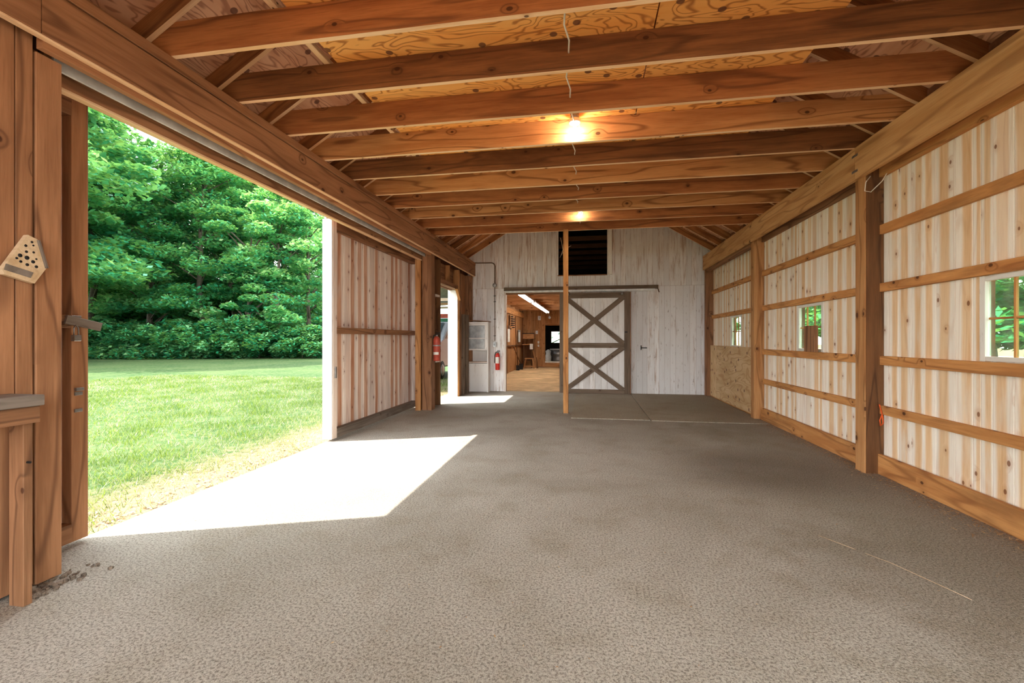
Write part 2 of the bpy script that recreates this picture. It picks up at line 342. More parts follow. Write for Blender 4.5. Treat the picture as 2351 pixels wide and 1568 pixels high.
def leaf_mat(name, cols, trans=.35, rough=.38, spec=.5):
    m = bpy.data.materials.new(name); m.use_nodes = True; nt = m.node_tree; g = N(nt); nt.nodes.clear()
    out = g.n('ShaderNodeOutputMaterial'); at = g.n('ShaderNodeAttribute', attribute_name='tone')
    cr = g.n('ShaderNodeValToRGB'); g.l(at.outputs['Fac'], cr.inputs[0]); e = cr.color_ramp.elements
    e[0].color = (*lin(cols[0]), 1); e[1].color = (*lin(cols[-1]), 1)
    for i, c in enumerate(cols[1:-1]): q = e.new((i+1)/(len(cols)-1)); q.color = (*lin(c), 1)
    bs = g.n('ShaderNodeBsdfPrincipled'); g.l(cr.outputs[0], bs.inputs['Base Color']); bs.inputs['Roughness'].default_value = rough; bs.inputs['Specular IOR Level'].default_value = spec
    tl = g.n('ShaderNodeBsdfTranslucent'); g.l(g.mix(.5, cr.outputs[0], lin((190, 220, 60))), tl.inputs[0])
    mx = g.n('ShaderNodeMixShader'); mx.inputs[0].default_value = trans; g.l(bs.outputs[0], mx.inputs[1]); g.l(tl.outputs[0], mx.inputs[2]); g.l(mx.outputs[0], out.inputs[0])
    return m
M_leaf = leaf_mat('broad_leaves', [(16, 108, 84), (44, 148, 110), (104, 190, 130), (214, 236, 176)], .4, .3, .8)  # palest tones paint bright sky glints onto the leaves
M_leaf2 = leaf_mat('shrub_leaves', [(16, 100, 74), (44, 140, 96), (150, 196, 140)], .35, .3, .7)
M_blade = leaf_mat('grass_blades', [(38, 72, 32), (68, 94, 50), (114, 118, 90), (172, 164, 142)], .3, .6, .2)
M_litter = leaf_mat('dead_leaves', [(132, 84, 58), (176, 132, 98), (206, 176, 140)], .1, .8, .1)

# ------------------------------------------------------------ setting: ground and floors
ML, MR = -2.86, 2.72          # inner faces of the two header beams
gm = MB(); gm.box(-120, 60, -60, 120, -.5, -.07); st(gm.build('ground', M_lawn))
fm = MB(); fm.box(-3.38, 3.0, -2.0, 11.5, -.4, 0); floor = st(fm.build('floor', M_floor))
bx('slab', -.27, 1.03, 7.72, 11.38, 0, .012, M_floor2, floor, .006); bx('slab', 1.045, 2.84, 7.68, 11.38, 0, .012, M_floor2, floor, .006)
fm = MB(); fm.box(-3.4, 3.0, 11.5, 27.0, -.4, -.005); st(fm.build('floor_workshop', M_wsfloor))

# ------------------------------------------------------------ roof: sheathing, rafters, joists
CX = -.06
def zr(x): return 4.085-.61*(abs(x-CX)-1.88)       # underside of the rafters
def zs(x): return zr(x)+.165                        # underside of the sheathing
RP = zs(CX)
roof = MB()
for s in (-1, 1):
    xo = -3.42 if s < 0 else 3.4
    roof.ext([(CX, RP+.03), (xo, zs(xo)+.03), (xo, zs(xo)+.10), (CX, RP+.10)][::s], lambda p, y: (p[0], y, p[1]), -2.1, 11.6)
ceiling = st(roof.build('ceiling', M_siding))
sl_len = math.hypot(3.42, .61*3.42); ca = 1/math.hypot(1, .61)
for s in (-1, 1):
    xd = Vector((s, 0, -.61)).normalized(); r = 0.0; k = 0
    while r < 3.75:
        r1 = min(r+1.217, 3.85); off = 1.22 if k % 2 else 0
        y = -2.08-off
        while y < 11.5:
            a, b = max(y, -2.08), min(y+2.437, 11.5)
            if b-a > .1:
                p = Vector((CX, 0, RP))+xd*((r+r1)/2); nrm = Vector((0, 1, 0)).cross(xd)*(1 if s > 0 else -1)
                if nrm.z < 0: nrm = -nrm
                p = p+nrm*.008
                bar('sheathing_panel', (p.x, a, p.z), (p.x, b, p.z), xd, r1-r, .015, M_sheath, ceiling, .001)
            y += 2.44
        r += 1.22; k += 1
JY = [8.25-.616*k for k in range(0, 17)]
RY = JY+[8.87, 9.48, 10.10, 10.71, 11.30]
for y in RY:
    for s in (-1, 1):
        xo = CX+s*3.13; xi = CX+s*.02
        pts = [(xi, zr(xi)), (xo, zr(xo)), (xo, zr(xo)+.163), (xi, zr(xi)+.163)]
        # grain runs along the slope
        X = Vector((s, 0, -.61)).normalized(); L = (Vector((xo, 0, 0))-Vector((xi, 0, 0))).length/ca
        c = Vector(((xi+xo)/2, y-.022, (zr(xi)+zr(xo))/2+.07/ca))
        up = Vector((s*.61, 0, 1)).normalized()
        prism('rafter', [(-L/2, -.069), (L/2, -.069), (L/2, .069), (-L/2, .069)], .038, c-X.cross(up)*.019, X, up, M_joist, ceiling, M_litpale)
bx('ridge_board', CX-.019, CX+.019, -2.0, 11.45, RP-.22, RP-.01, M_joist, ceiling)
JM = {0: M_joistmid, 1: M_joistmid, 2: M_joistlight, 3: M_joistmid, 4: M_joistlight, 5: M_joistdark, 6: M_joistlight, 7: M_joistmid, 8: M_joistdark, 9: M_joistmid}
def joist(y):
    z0, z1 = 3.32, 3.553; x0, x1 = -3.08, 2.97
    xa = CX-(1.88+(4.085+.155-z1)/.61); xb = CX+(1.88+(4.085+.155-z1)/.61)
    pts = [(x0, z0), (x1, z0), (x1, min(z1, zs(x1)-.01)), (min(xb, x1), z1), (max(xa, x0), z1), (x0, min(z1, zs(x0)-.01))]
    return prism('joist', pts, .038, (0, y+.038, 0), (1, 0, 0), (0, 0, 1), JM.get(round((8.25-y)/.616), M_joistmid), ceiling, M_litpale)
for y in JY: joist(y)
# plywood sheets laid over the joists as a small loft deck
for (xa, xb) in ((-1.97, .465), (.475, 1.70)):
    y = -2.0
    while y < 5.9:
        bx('deck_panel', xa, xb, y+.004, min(y+1.216, 6.0), 3.556, 3.572, M_ply, ceiling, .001); y += 1.22
bx('deck_edge_board', -2.085, -2.035, -2.0, 6.0, 3.556, 3.595, M_litpale, ceiling)

# ------------------------------------------------------------ left wall
wl = MB()
wl.box(-3.2, -3.12, -2.0, 2.11, 0, 3.50); wl.box(-3.2, -3.14, 2.11, 8.14, 2.86, 3.50); wl.box(-3.2, -3.12, 8.14, 8.90, 0, 3.50)
wl.box(-3.2, -3.12, 8.90, 10.19, 2.49, 3.50); wl.box(-3.2, -3.12, 10.21, 11.5, 0, 3.50)
wall_left = st(wl.build('wall_left', M_siding))
for a, b in ((-2.0, 1.95), (1.955, 8.2), (8.205, 11.38)):
    bx('header_beam', ML-.04, ML, a, b, 2.975, 3.235, M_beamL, wall_left)
    bx('beam_cap', ML-.05, ML+.006, a, b, 3.243, 3.318, M_beamL, wall_left)
bx('inner_header', -2.95, -2.905, 1.99, 8.14, 2.925, 3.30, M_beamL, wall_left)
bx('ledger_strip', -2.904, -2.862, -2.0, 11.35, 2.962, 2.974, M_litpale, wall_left)
bx('track_cover', -3.035, -3.02, 2.12, 8.14, 2.903, 2.985, M_track, wall_left)
bx('outer_header', -3.13, -3.09, 2.12, 8.14, 2.85, 3.1, M_beamL, wall_left)
bx('header_edge', -3.14, -3.085, 2.12, 8.14, 2.832, 2.85, M_litpale, wall_left)
# wide boards of the near jamb
for a, b, zt in ((1.06, 1.30, 3.2), (1.31, 1.56, 3.2), (1.57, 1.83, 3.2), (1.835, 1.905, 3.2), (1.91, 1.985, 3.2)):
    bx('jamb_board', -3.02, -2.965, a, b, .02, zt, M_beamL, wall_left)
bx('jamb_board', -3.02, -2.96, 1.995, 2.118, .01, 2.915, M_beamL, wall_left)
bx('jamb_board', -3.14, -3.02, 1.95, 2.10, .0, 2.95, M_plate, wall_left)
for a in np.arange(-2.0, 1.0, .26): bx('jamb_board', -3.02, -2.98, a, a+.25, .02, 3.2, M_beamL, wall_left)
# post, jambs and studs between the big opening and the small doorway
bx('post', -3.09, -2.90, 8.15, 8.33, 0, 2.97, M_plate, wall_left, .006)
bx('jamb_trim', -3.2, -3.10, 8.09, 8.145, 0, 2.86, M_post, wall_left)
bx('stud', -3.11, -2.97, 8.52, 8.56, 0, 2.97, M_postdark, wall_left); bx('stud', -3.11, -2.97, 8.82, 8.90, 0, 2.97, M_postdark, wall_left)
bx('stud', -3.11, -2.97, 8.36, 8.40, 0, 2.97, M_boardL, wall_left); bx('lining_board', -3.118, -3.10, 8.41, 8.81, 0, 2.97, M_plate, wall_left)
for z in (.88, 2.2): bx('blocking', -3.11, -2.96, 8.57, 8.815, z, z+.04, M_boardL, wall_left)
bx('lintel', -3.11, -2.97, 8.905, 10.18, 2.50, 2.60, M_plate, wall_left)
bx('lining_board', -3.118, -3.08, 8.91, 9.5, 2.61, 2.97, M_plate, wall_left); bx('lining_board', -3.118, -3.08, 9.51, 10.15, 2.61, 2.97, M_plate, wall_left)
bx('stud', -3.11, -2.99, 9.55, 9.60, 2.605, 2.97, M_post, wall_left)
bx('door_jamb', -3.22, -2.99, 10.185, 10.215, 0, 2.495, M_whiteclean, wall_left)
bx('stud', -3.11, -2.965, 10.22, 10.30, 0, 2.97, M_post, wall_left); bx('stud', -3.11, -2.98, 10.42, 10.48, 0, 2.5, M_plate, wall_left)
bar('corner_brace', (-2.955, 10.24, 2.26), (-2.955, 9.98, 2.5), (1, 0, 0), .06, .03, M_post, wall_left)
bx('lining_board', -3.118, -3.09, 10.31, 10.8, 0, 2.97, M_plate, wall_left); bx('lining_board', -3.118, -3.09, 10.805, 11.19, 0, 2.97, M_beamL, wall_left)
bx('stub_post', -3.06, -2.95, 10.62, 10.72, 0, 1.95, M_brace, wall_left, .006)
bx('post', -3.11, -2.93, 11.2, 11.38, 0, 2.97, M_plate, wall_left, .006)
bx('stub_post', -3.02, -2.93, 10.90, 11.0, 0, 1.95, M_brace, wall_left, .006)

# ------------------------------------------------------------ right wall
WIN = [(3.18, 3.93), (6.21, 6.92), (9.24, 9.88)]; WZ0, WZ1 = 1.185, 1.815
wr = MB(); ys = 1.3; wr.box(2.95, 3.02, -2.0, 1.3, 2.9, 3.54)  # unseen bay behind the camera, left open to admit more sky light
for a, b in WIN:
    wr.box(2.95, 3.02, ys, a, 0, 3.54); wr.box(2.95, 3.02, a, b, 0, WZ0); wr.box(2.95, 3.02, a, b, WZ1, 3.54); ys = b
wr.box(2.95, 3.02, ys, 11.5, 0, 3.54)
wall_right = st(wr.build('wall_right', M_siding))
y = 1.3; rb = random.Random(3)
while y < 11.36:
    wd = rb.choice((.15, .17, .19, .20)); y1 = min(y+wd, 11.38)
    seg = [(y, y1, .0, 3.42)]
    for a, b in WIN:
        if y1 > a and y < b:
            seg = []
            if y < a-.005: seg.append((y, a, 0, 3.42))
            if y1 > b+.005: seg.append((b, y1, 0, 3.42))
            lo, hi = max(y, a), min(y1, b)
            seg += [(lo, hi, 0, WZ0), (lo, hi, WZ1, 3.42)]
    for a, b, z0, z1 in seg: bx('board', 2.925, 2.948, a+.0018, b-.0018, z0, z1, M_board, wall_right, .003)
    y = y1
BAYS = [(1.3, 2.02), (2.18, 5.05), (5.21, 8.13), (8.29, 11.22)]
for bi, (a, b) in enumerate(BAYS):
    bx('baseboard', 2.87, 2.905, a, b, 0, .20, M_girt, wall_right)
    for gi, (z0, z1) in enumerate(((.60, .685), (1.09, 1.18), (1.82, 1.905), (2.395, 2.487))):
        bx('girt', 2.885, 2.924, a, b, z0, z1, M_girt, wall_right)
    bx('top_plate', 2.88, 2.924, a, b, 2.965, 3.30, M_girt if bi < 2 else M_plate, wall_right)
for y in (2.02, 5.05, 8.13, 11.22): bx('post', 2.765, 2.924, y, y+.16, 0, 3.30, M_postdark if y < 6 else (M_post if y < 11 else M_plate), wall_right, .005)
for y in (2.02, 5.05): bx('post_lit_face', 2.750, 2.7645, y, y+.16, 0, 2.984, M_post, wall_right, .003)  # paler skin that paints in the light on the posts' inner side
for a, b in ((-2.0, 2.1), (2.103, 5.16), (5.163, 11.35)):
    bx('header_beam', MR, MR+.04, a, b, 2.985, 3.318, M_beamR, wall_right)
bx('plywood_panel', 2.855, 2.868, 8.30, 10.72, .03, 1.20, M_wallply, wall_right, .001); bx('plywood_panel', 2.855, 2.868, 10.73, 11.21, .03, 1.20, M_wallply, wall_right, .001)
bx('beam_packing', 2.765, 2.86, 8.3, 11.2, 2.93, 2.985, M_plate, wall_right)
# nail plates on the beam joint, stud hook, bits of hardware
for z in (3.06, 3.22):
    bx('nail_plate', MR-.003, MR, 5.11, 5.21, z, z+.025, M_steel, wall_right, .0005)
# windows
for i, (a, b) in enumerate(WIN):
    wn_ = st(link('window_%d' % (i+1), None, T(2.93, (a+b)/2, WZ0)))
    fr = .05; x0, x1 = 2.915, 2.955
    bx('window_frame', x0, x1, a, a+fr, WZ0, WZ1, M_sash, wn_); bx('window_frame', x0, x1, b-fr, b, WZ0, WZ1, M_sash, wn_)
    bx('window_frame', x0, x1, a+fr, b-fr, WZ0, WZ0+.035, M_sash, wn_); bx('window_frame', x0, x1, a+fr, b-fr, WZ1-.035, WZ1, M_sash, wn_)
    pa, pb, qa, qb = a+fr, b-fr, WZ0+.035, WZ1-.035; pw = (pb-pa)/3; ph = (qb-qa)/2
    for k in (1, 2): bx('muntin', 2.93, 2.95, pa+k*pw-.009, pa+k*pw+.009, qa, qb, M_girt, wn_, .002)
    for k in range(3): bx('muntin', 2.932, 2.948, pa+k*pw+.01, pa+(k+1)*pw-.01, qa+ph-.008, qa+ph+.008, M_girt, wn_, .002)
    for k in range(3):
        for r in range(2): bx('pane', 2.939, 2.942, pa+k*pw+.006, pa+(k+1)*pw-.006, qa+r*ph+.006, qa+(r+1)*ph-.006, M_glass, wn_, .0005)

# ------------------------------------------------------------ back wall with doorway, loft hatch and whitewashed boards
DX0, DX1, DZ = -2.075, -.44, 2.54; LX0, LX1, LZ0, LZ1 = -.715, .49, 2.95, 4.15
wb = MB(); yb0, yb1 = 11.43, 11.5
wb.box(-3.12, DX0, yb0, yb1, 0, 2.95); wb.box(DX1, 2.95, yb0, yb1, 0, 2.95); wb.box(DX0, DX1, yb0, yb1, DZ, 2.95)
def gz(x): return zs(x)+.02
wb.ext([(-3.12, 2.95), (LX0, 2.95), (LX0, gz(LX0)), (-3.12, gz(-3.12))], lambda p, y: (p[0], y, p[1]), yb0, yb1)
wb.ext([(LX1, 2.95), (2.95, 2.95), (2.95, gz(2.95)), (LX1, gz(LX1))], lambda p, y: (p[0], y, p[1]), yb0, yb1)
wb.ext([(LX0, LZ1), (LX1, LZ1), (LX1, gz(LX1)), (CX, gz(CX)), (LX0, gz(LX0))], lambda p, y: (p[0], y, p[1]), yb0, yb1)
wall_back = st(wb.build('wall_back', M_siding))
rb = random.Random(5)
def vboard(x0, x1, z0, za, zb, mat, y0=11.405, th=.022):
    # local x runs up, so the grain is vertical
    return prism('board', [(0, 0), (za-z0, 0), (zb-z0, (x1-x0)), (0, (x1-x0))], th, (x0, y0+th, z0), (0, 0, 1), (1, 0, 0), mat, wall_back)
ZSP = 2.645
for row in (0, 1):
    x = -3.08
    while x < 2.93:
        wd = rb.choice((.11, .13, .15, .17)) if row == 0 else rb.choice((.10, .12, .14)); x1 = min(x+wd, 2.94); jy = 11.405+rb.uniform(-.002, .002)
        if row == 0:
            parts = [(x, x1)]
            if x1 > DX0 and x < DX1: parts = [(x, DX0)] if x < DX0-.01 else []; parts += [(DX1, x1)] if x1 > DX1+.01 else []
            for a, b in parts: vboard(a+.0015, b-.0015, .0, ZSP-.003, ZSP-.003, M_white, jy)
            if x1 > DX0 and x < DX1: vboard(max(x, DX0)+.0015, min(x1, DX1)-.0015, DZ, ZSP-.003, ZSP-.003, M_white, jy)
        else:
            parts = [(x, x1)]
            if x1 > LX0 and x < LX1:
                parts = ([(x, LX0)] if x < LX0-.01 else [])+([(LX1, x1)] if x1 > LX1+.01 else [])
                vboard(max(x, LX0)+.0015, min(x1, LX1)-.0015, ZSP, LZ0, LZ0, M_whiteup, jy-.006)
            for a, b in parts: vboard(a+.0015, b-.0015, ZSP, gz(a)-.02, gz(b)-.02, M_whiteup, jy-.006)
        x = x1
# doorway casing, sliding-door header and track
bx('casing', DX0-.03, DX0+.02, 11.37, 11.52, 0, 2.56, M_boardL, wall_back); bx('casing', DX0, DX1, 11.39, 11.52, 2.49, 2.54, M_plate, wall_back)
bx('track_board', -2.10, 1.70, 11.33, 11.40, 2.575, 2.66, M_brace, wall_back); bx('track', -2.07, 1.62, 11.30, 11.34, 2.52, 2.57, M_vinyl, wall_back)
bar('track_bracket', (1.66, 11.34, 2.66), (1.72, 11.34, 2.48), (0, 1, 0), .04, .02, M_brace, wall_back)
bx('hatch_door', .49, .60, 11.27, 11.40, 2.935, 4.1, M_sash, wall_back); bx('hatch_sill', LX0-.02, LX1, 11.38, 11.42, 2.93, 2.952, M_plate, wall_back)
bx('door_hook', 1.30, 1.44, 11.375, 11.395, 1.12, 1.14, M_black, wall_back); bx('hook_plate', 1.29, 1.31, 11.375, 11.40, 1.08, 1.19, M_black, wall_back)

# cross-braced sliding door
d1 = st(link('door_1', None, T(.17, 11.3, 0))); dx0, dx1, dz0, dz1, dy = -.676, 1.025, .015, 2.49, 11.22
x = dx0+.02
while x < dx1-.02:
    x1 = min(x+.142, dx1-.02); bx('panel_board', x+.001, x1-.001, dy+.03, dy+.055, dz0+.02, dz1-.02, M_whiteclean, d1, .003); x = x1
for a, b in ((dx0, dx0+.135), (dx1-.135, dx1)): bx('stile', a, b, dy, dy+.03, dz0, dz1, M_brace, d1)
for a, b in ((dz0, dz0+.10), (1.13, 1.25), (dz1-.14, dz1)): bx('rail', dx0+.136, dx1-.136, dy, dy+.03, a, b, M_brace, d1)
for z0, z1 in ((dz0+.09, 1.14), (1.24, dz1-.13)):
    bar('brace', (dx0+.16, dy+.018, z0), (dx1-.16, dy+.018, z1), (0, 0, 1), .115, .022, M_brace, d1)
    bar('brace', (dx0+.16, dy+.014, z1), (dx1-.16, dy+.014, z0), (0, 0, 1), .115, .022, M_brace, d1)
bx('latch', .90, .96, dy-.02, dy, 1.50, 1.53, M_black, d1); bx('edge_strip', dx1, dx1+.02, dy+.01, dy+.05, dz0, dz1, M_plate, d1)
for x in (-.45, .84): lathe('roller', [(.001, 0), (.035, .002), (.035, .02), (.001, .022)], (x, dy-.002, 2.45), M_steel, d1, 12, Matrix.Rotation(math.pi/2, 4, 'X'))

# ------------------------------------------------------------ exterior sliding doors on the left
def slide_door(name, y0, y1, stile):
    d = st(link(name, None, T(-3.36, (y0+y1)/2, 0))); zt, zb = 2.93, .03
    x = y0+.01
    while x < y1-.01:
        e = min(x+.19, y1-.01); bx('panel_board', -3.40, -3.378, x+.0015, e-.0015, zb+.02, zt-.02, M_boardL, d, .004); x = e
    bx('outer_skin', -3.425, -3.402, y0, y1, zb, 3.32, M_whiteclean, d)  # carried up above the frame to block sun leaking over the door
    bx('stile', -3.376, -3.30, y0, y0+stile, zb, zt, M_boardL if y0 > 4 else M_plate, d); bx('stile', -3.376, -3.30, y1-stile, y1, zb, zt, M_boardL if y0 > 4 else M_beamL, d)
    bx('rail', -3.376, -3.30, y0+stile, y1-stile, zt-.13, zt, M_plate, d)
    bx('rail', -3.376, -3.30, y0+stile, y1-stile, 1.42, 1.505, M_plate, d)
    bx('rail', -3.376, -3.295, y0+stile, y1-stile, zb, zb+.12, M_grey if y0 > 4 else M_plate, d)
    return d
d2 = slide_door('door_2', 5.47, 8.43, .09); bx('door_handle', -3.30, -3.28, 5.50, 5.53, .83, .98, M_steel, d2)
bx('edge_board', -3.44, -3.305, 5.445, 5.468, .03, 2.93, M_whiteclean, d2)
d3 = slide_door('door_3', -.4, 2.515, .10)
bx('panel_lining', -3.376, -3.33, 2.0, 2.37, .155, 1.415, M_post, d3); bx('panel_lining', -3.376, -3.33, 2.0, 2.37, 1.51, 2.79, M_post, d3)
bar('wood_latch', (-3.27, 2.36, 1.475), (-3.24, 2.545, 1.43), (0, 0, 1), .055, .022, M_grey, d3)
bx('hasp', -3.265, -3.255, 2.385, 2.44, 1.455, 1.50, M_steel, d3, .001)
pl = bx('padlock', -3.265, -3.235, 2.385, 2.425, 1.335, 1.375, M_steel, d3, .004)
tube('shackle', [(-3.25, 2.392, 1.37), (-3.25, 2.392, 1.42), (-3.25, 2.405, 1.44), (-3.25, 2.418, 1.42), (-3.25, 2.418, 1.37)], .004, M_steel, pl, 6)
for z in (.98, .87): bx('strike_plate', -3.299, -3.292, 2.43, 2.475, z, z+.022, M_steel, d3, .001)
bx('catch', -3.299, -3.28, 2.43, 2.475, 1.01, 1.03, M_steel, d3, .001)

# near wall behind the camera: unseen doorway, added wide open to let in sky light
wf = MB(); wf.box(-3.12, -2.9, -2.08, -2.0, 0, 3.2); wf.box(2.75, 2.95, -2.08, -2.0, 0, 3.2)
wf.ext([(-3.12, 3.2), (2.95, 3.2), (2.95, gz(2.95)), (CX, gz(CX)), (-3.12, gz(-3.12))], lambda p, y: (p[0], y, p[1]), -2.08, -2.0)
st(wf.build('wall_front', M_siding))

# ------------------------------------------------------------ workshop beyond the doorway
ww = MB(); ww.box(-3.19, -3.125, 11.5, 21.8, 0, 2.95); wsl = st(ww.build('wall_workshop_left', M_siding))
y = 11.52
while y < 21.75: e = min(y+.24, 21.78); bx('board', -3.123, -3.10, y+.002, e-.002, 0, 2.87, M_ws, wsl); y = e
bx('girt', -3.099, -3.03, 11.6, 21.7, 2.36, 2.58, M_girt, wsl)
for y in (13.4, 15.6, 17.3, 19.4): bx('stud', -3.099, -3.05, y, y+.06, 0, 2.35, M_ws, wsl)
ww = MB(); ww.box(2.9, 2.98, 11.5, 26.6, 0, 2.95); st(ww.build('wall_workshop_right', M_siding))
ww = MB(); ww.box(-3.19, -2.03, 21.81, 21.86, 0, 2.95); ww.box(-.6, 2.98, 21.8, 21.86, 0, 2.95); ww.box(-2.03, -.6, 21.8, 21.86, 2.05, 2.95)
wsb = st(ww.build('wall_workshop_back', M_siding))
x = -3.09
while x < 2.9:
    e = min(x+.2, 2.9)
    if e <= -2.03 or x >= -.6: bx('board', x+.002, e-.002, 21.775, 21.798, 0, 2.9, M_ws, wsb)
    else: bx('board', x+.002, e-.002, 21.775, 21.798, 2.06, 2.9, M_ws, wsb)
    x = e
bx('casing', -2.10, -2.0, 21.74, 21.9, 0, 2.12, M_ws, wsb); bx('casing', -2.0, -.6, 21.74, 21.9, 2.0, 2.1, M_ws, wsb)
bx('threshold', -2.0, -.62, 21.7, 21.95, 0, .20, M_ws, wsb); bx('sill_plate', -2.0, -.62, 21.69, 21.96, .20, .27, M_vinyl, wsb)
ww = MB(); ww.box(-3.42, 2.98, 11.5, 27, 2.9, 2.96); wsc = st(ww.build('ceiling_workshop', M_dark))
y = 11.6
while y < 21.6: bx('board', -3.11, 2.9, y+.002, y+.29, 2.875, 2.898, M_ws, wsc); y += .29
for y in np.arange(12.2, 21.6, 1.2): bx('joist', -3.09, 2.9, y, y+.045, 2.66, 2.874, M_ws, wsc)
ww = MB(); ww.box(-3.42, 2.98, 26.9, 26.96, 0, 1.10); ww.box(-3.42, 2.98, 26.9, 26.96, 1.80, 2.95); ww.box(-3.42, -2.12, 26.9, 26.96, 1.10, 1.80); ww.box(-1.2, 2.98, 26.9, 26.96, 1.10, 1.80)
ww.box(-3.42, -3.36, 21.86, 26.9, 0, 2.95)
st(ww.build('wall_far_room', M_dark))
wn_ = st(link('window_4', None, T(-1.66, 26.93, 1.1)))
bx('window_frame', -2.15, -2.10, 26.88, 26.95, 1.07, 1.83, M_wsdark, wn_); bx('window_frame', -1.22, -1.17, 26.88, 26.95, 1.07, 1.83, M_wsdark, wn_)
bx('window_frame', -2.1, -1.22, 26.88, 26.95, 1.78, 1.83, M_wsdark, wn_); bx('window_frame', -2.1, -1.22, 26.88, 26.95, 1.07, 1.12, M_wsdark, wn_)
bx('muntin', -1.675, -1.645, 26.9, 26.94, 1.12, 1.78, M_wsdark, wn_); bx('pane', -2.1, -1.68, 26.93, 26.935, 1.12, 1.78, M_glass, wn_); bx('pane', -1.64, -1.22, 26.93, 26.935, 1.12, 1.78, M_glass, wn_)
# upper loft space behind the hatch (roof and walls of the rear building)
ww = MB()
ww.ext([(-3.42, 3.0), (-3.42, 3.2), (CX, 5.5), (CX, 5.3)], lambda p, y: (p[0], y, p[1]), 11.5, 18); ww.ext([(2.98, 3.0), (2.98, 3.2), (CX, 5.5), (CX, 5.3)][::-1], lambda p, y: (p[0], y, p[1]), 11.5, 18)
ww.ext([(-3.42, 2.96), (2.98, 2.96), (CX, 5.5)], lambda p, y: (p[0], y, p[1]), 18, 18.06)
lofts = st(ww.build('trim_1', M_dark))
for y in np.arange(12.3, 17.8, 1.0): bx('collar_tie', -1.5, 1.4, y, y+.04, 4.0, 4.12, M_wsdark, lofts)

# ------------------------------------------------------------ lamps and cable
def socket_lamp(y, lab):
    t = thing('ceiling_lamp', lab, 'lamp', (-.12, y, 3.42), 0, 'bare bulb sockets on the joists')
    lathe('socket_base', [(.015, .035), (.055, .03), (.058, .0), (.048, -.012), (.02, -.016)], (-.12, y, 3.47), M_porc, t, 16)
    lathe('junction_box', [(.012, .06), (.042, .058), (.045, .0), (.012, -.002)], (-.12, y, 3.505), M_steel, t, 12)
    lathe('bulb_neck', [(.014, .03), (.016, 0)], (-.12, y, 3.43), M_steel, t, 12)
    r = .034; lathe('bulb', [(.014, .05)]+[(max(.002, r*math.sin(a)), r*math.cos(a)) for a in np.linspace(.5, math.pi, 9)], (-.12, y, 3.385), M_bulb, t, 16)
    tube('pull_chain', [(-.08, y, 3.47), (-.075, y, 3.42), (-.08, y, 3.40), (-.095, y, 3.395)], .0035, M_cable, t, 6)
socket_lamp(4.46, 'lit bare bulb in a white porcelain socket on the nearer joist')
socket_lamp(7.52, 'small lit bare bulb in a socket near the far end of the ceiling')
socket_lamp(1.42, 'unseen bare bulb added for fill light on a joist above and behind the photographer')  # extra lamp out of view, added to brighten the interior
ys = sorted([y for y in JY if y > .8])
pts = []
for k, y in enumerate(ys):
    x = -.135+.012*math.sin(k*2.3)
    if k: m = (ys[k-1]+y)/2; pts += [(x-.015, m-.08, 3.395+.015*math.cos(k)), (x+.01, m+.12, 3.41)]
    pts += [(x, y-.02, 3.445), (x, y+.05, 3.445)]
tag(tube('electric_cable', pts, .0065, M_cable, None, 6), 'thin white electric cable looping from joist to joist along the ceiling', 'cable')
for (a, b, l) in ((11.85, 14.3, 'nearest of the fluorescent tube lights in the workshop'), (14.8, 17.3, 'middle fluorescent tube light in the workshop ceiling'), (17.6, 20.2, 'farthest fluorescent tube light in the workshop')):
    t = thing('fluorescent_light', l, 'light fixture', (-1.75, (a+b)/2, 2.6), 0, 'fluorescent lights in the workshop')
    bx('housing', -1.83, -1.67, a, b, 2.55, 2.61, M_porc, t)
    for x in (-1.79, -1.71): tube('lamp_tube', [(x, a+.02, 2.525), (x, b-.02, 2.525)], .019, M_tube, t, 8)
    for y in (a+.4, b-.4): tube('hanger', [(-1.75, y, 2.61), (-1.75, y, 2.68)], .006, M_steel, t, 5)

# ------------------------------------------------------------ centre post
t = thing('wooden_post', 'slim square orange wooden post standing mid-barn before the cross-braced door', 'post', (-.38, 8.24, 0))
bx('shaft', -.425, -.335, 8.155, 8.245, 0.012, 3.318, M_girt, t, .004)
bx('pad', -.44, -.32, 8.14, 8.26, 0, .012, M_grey, t)

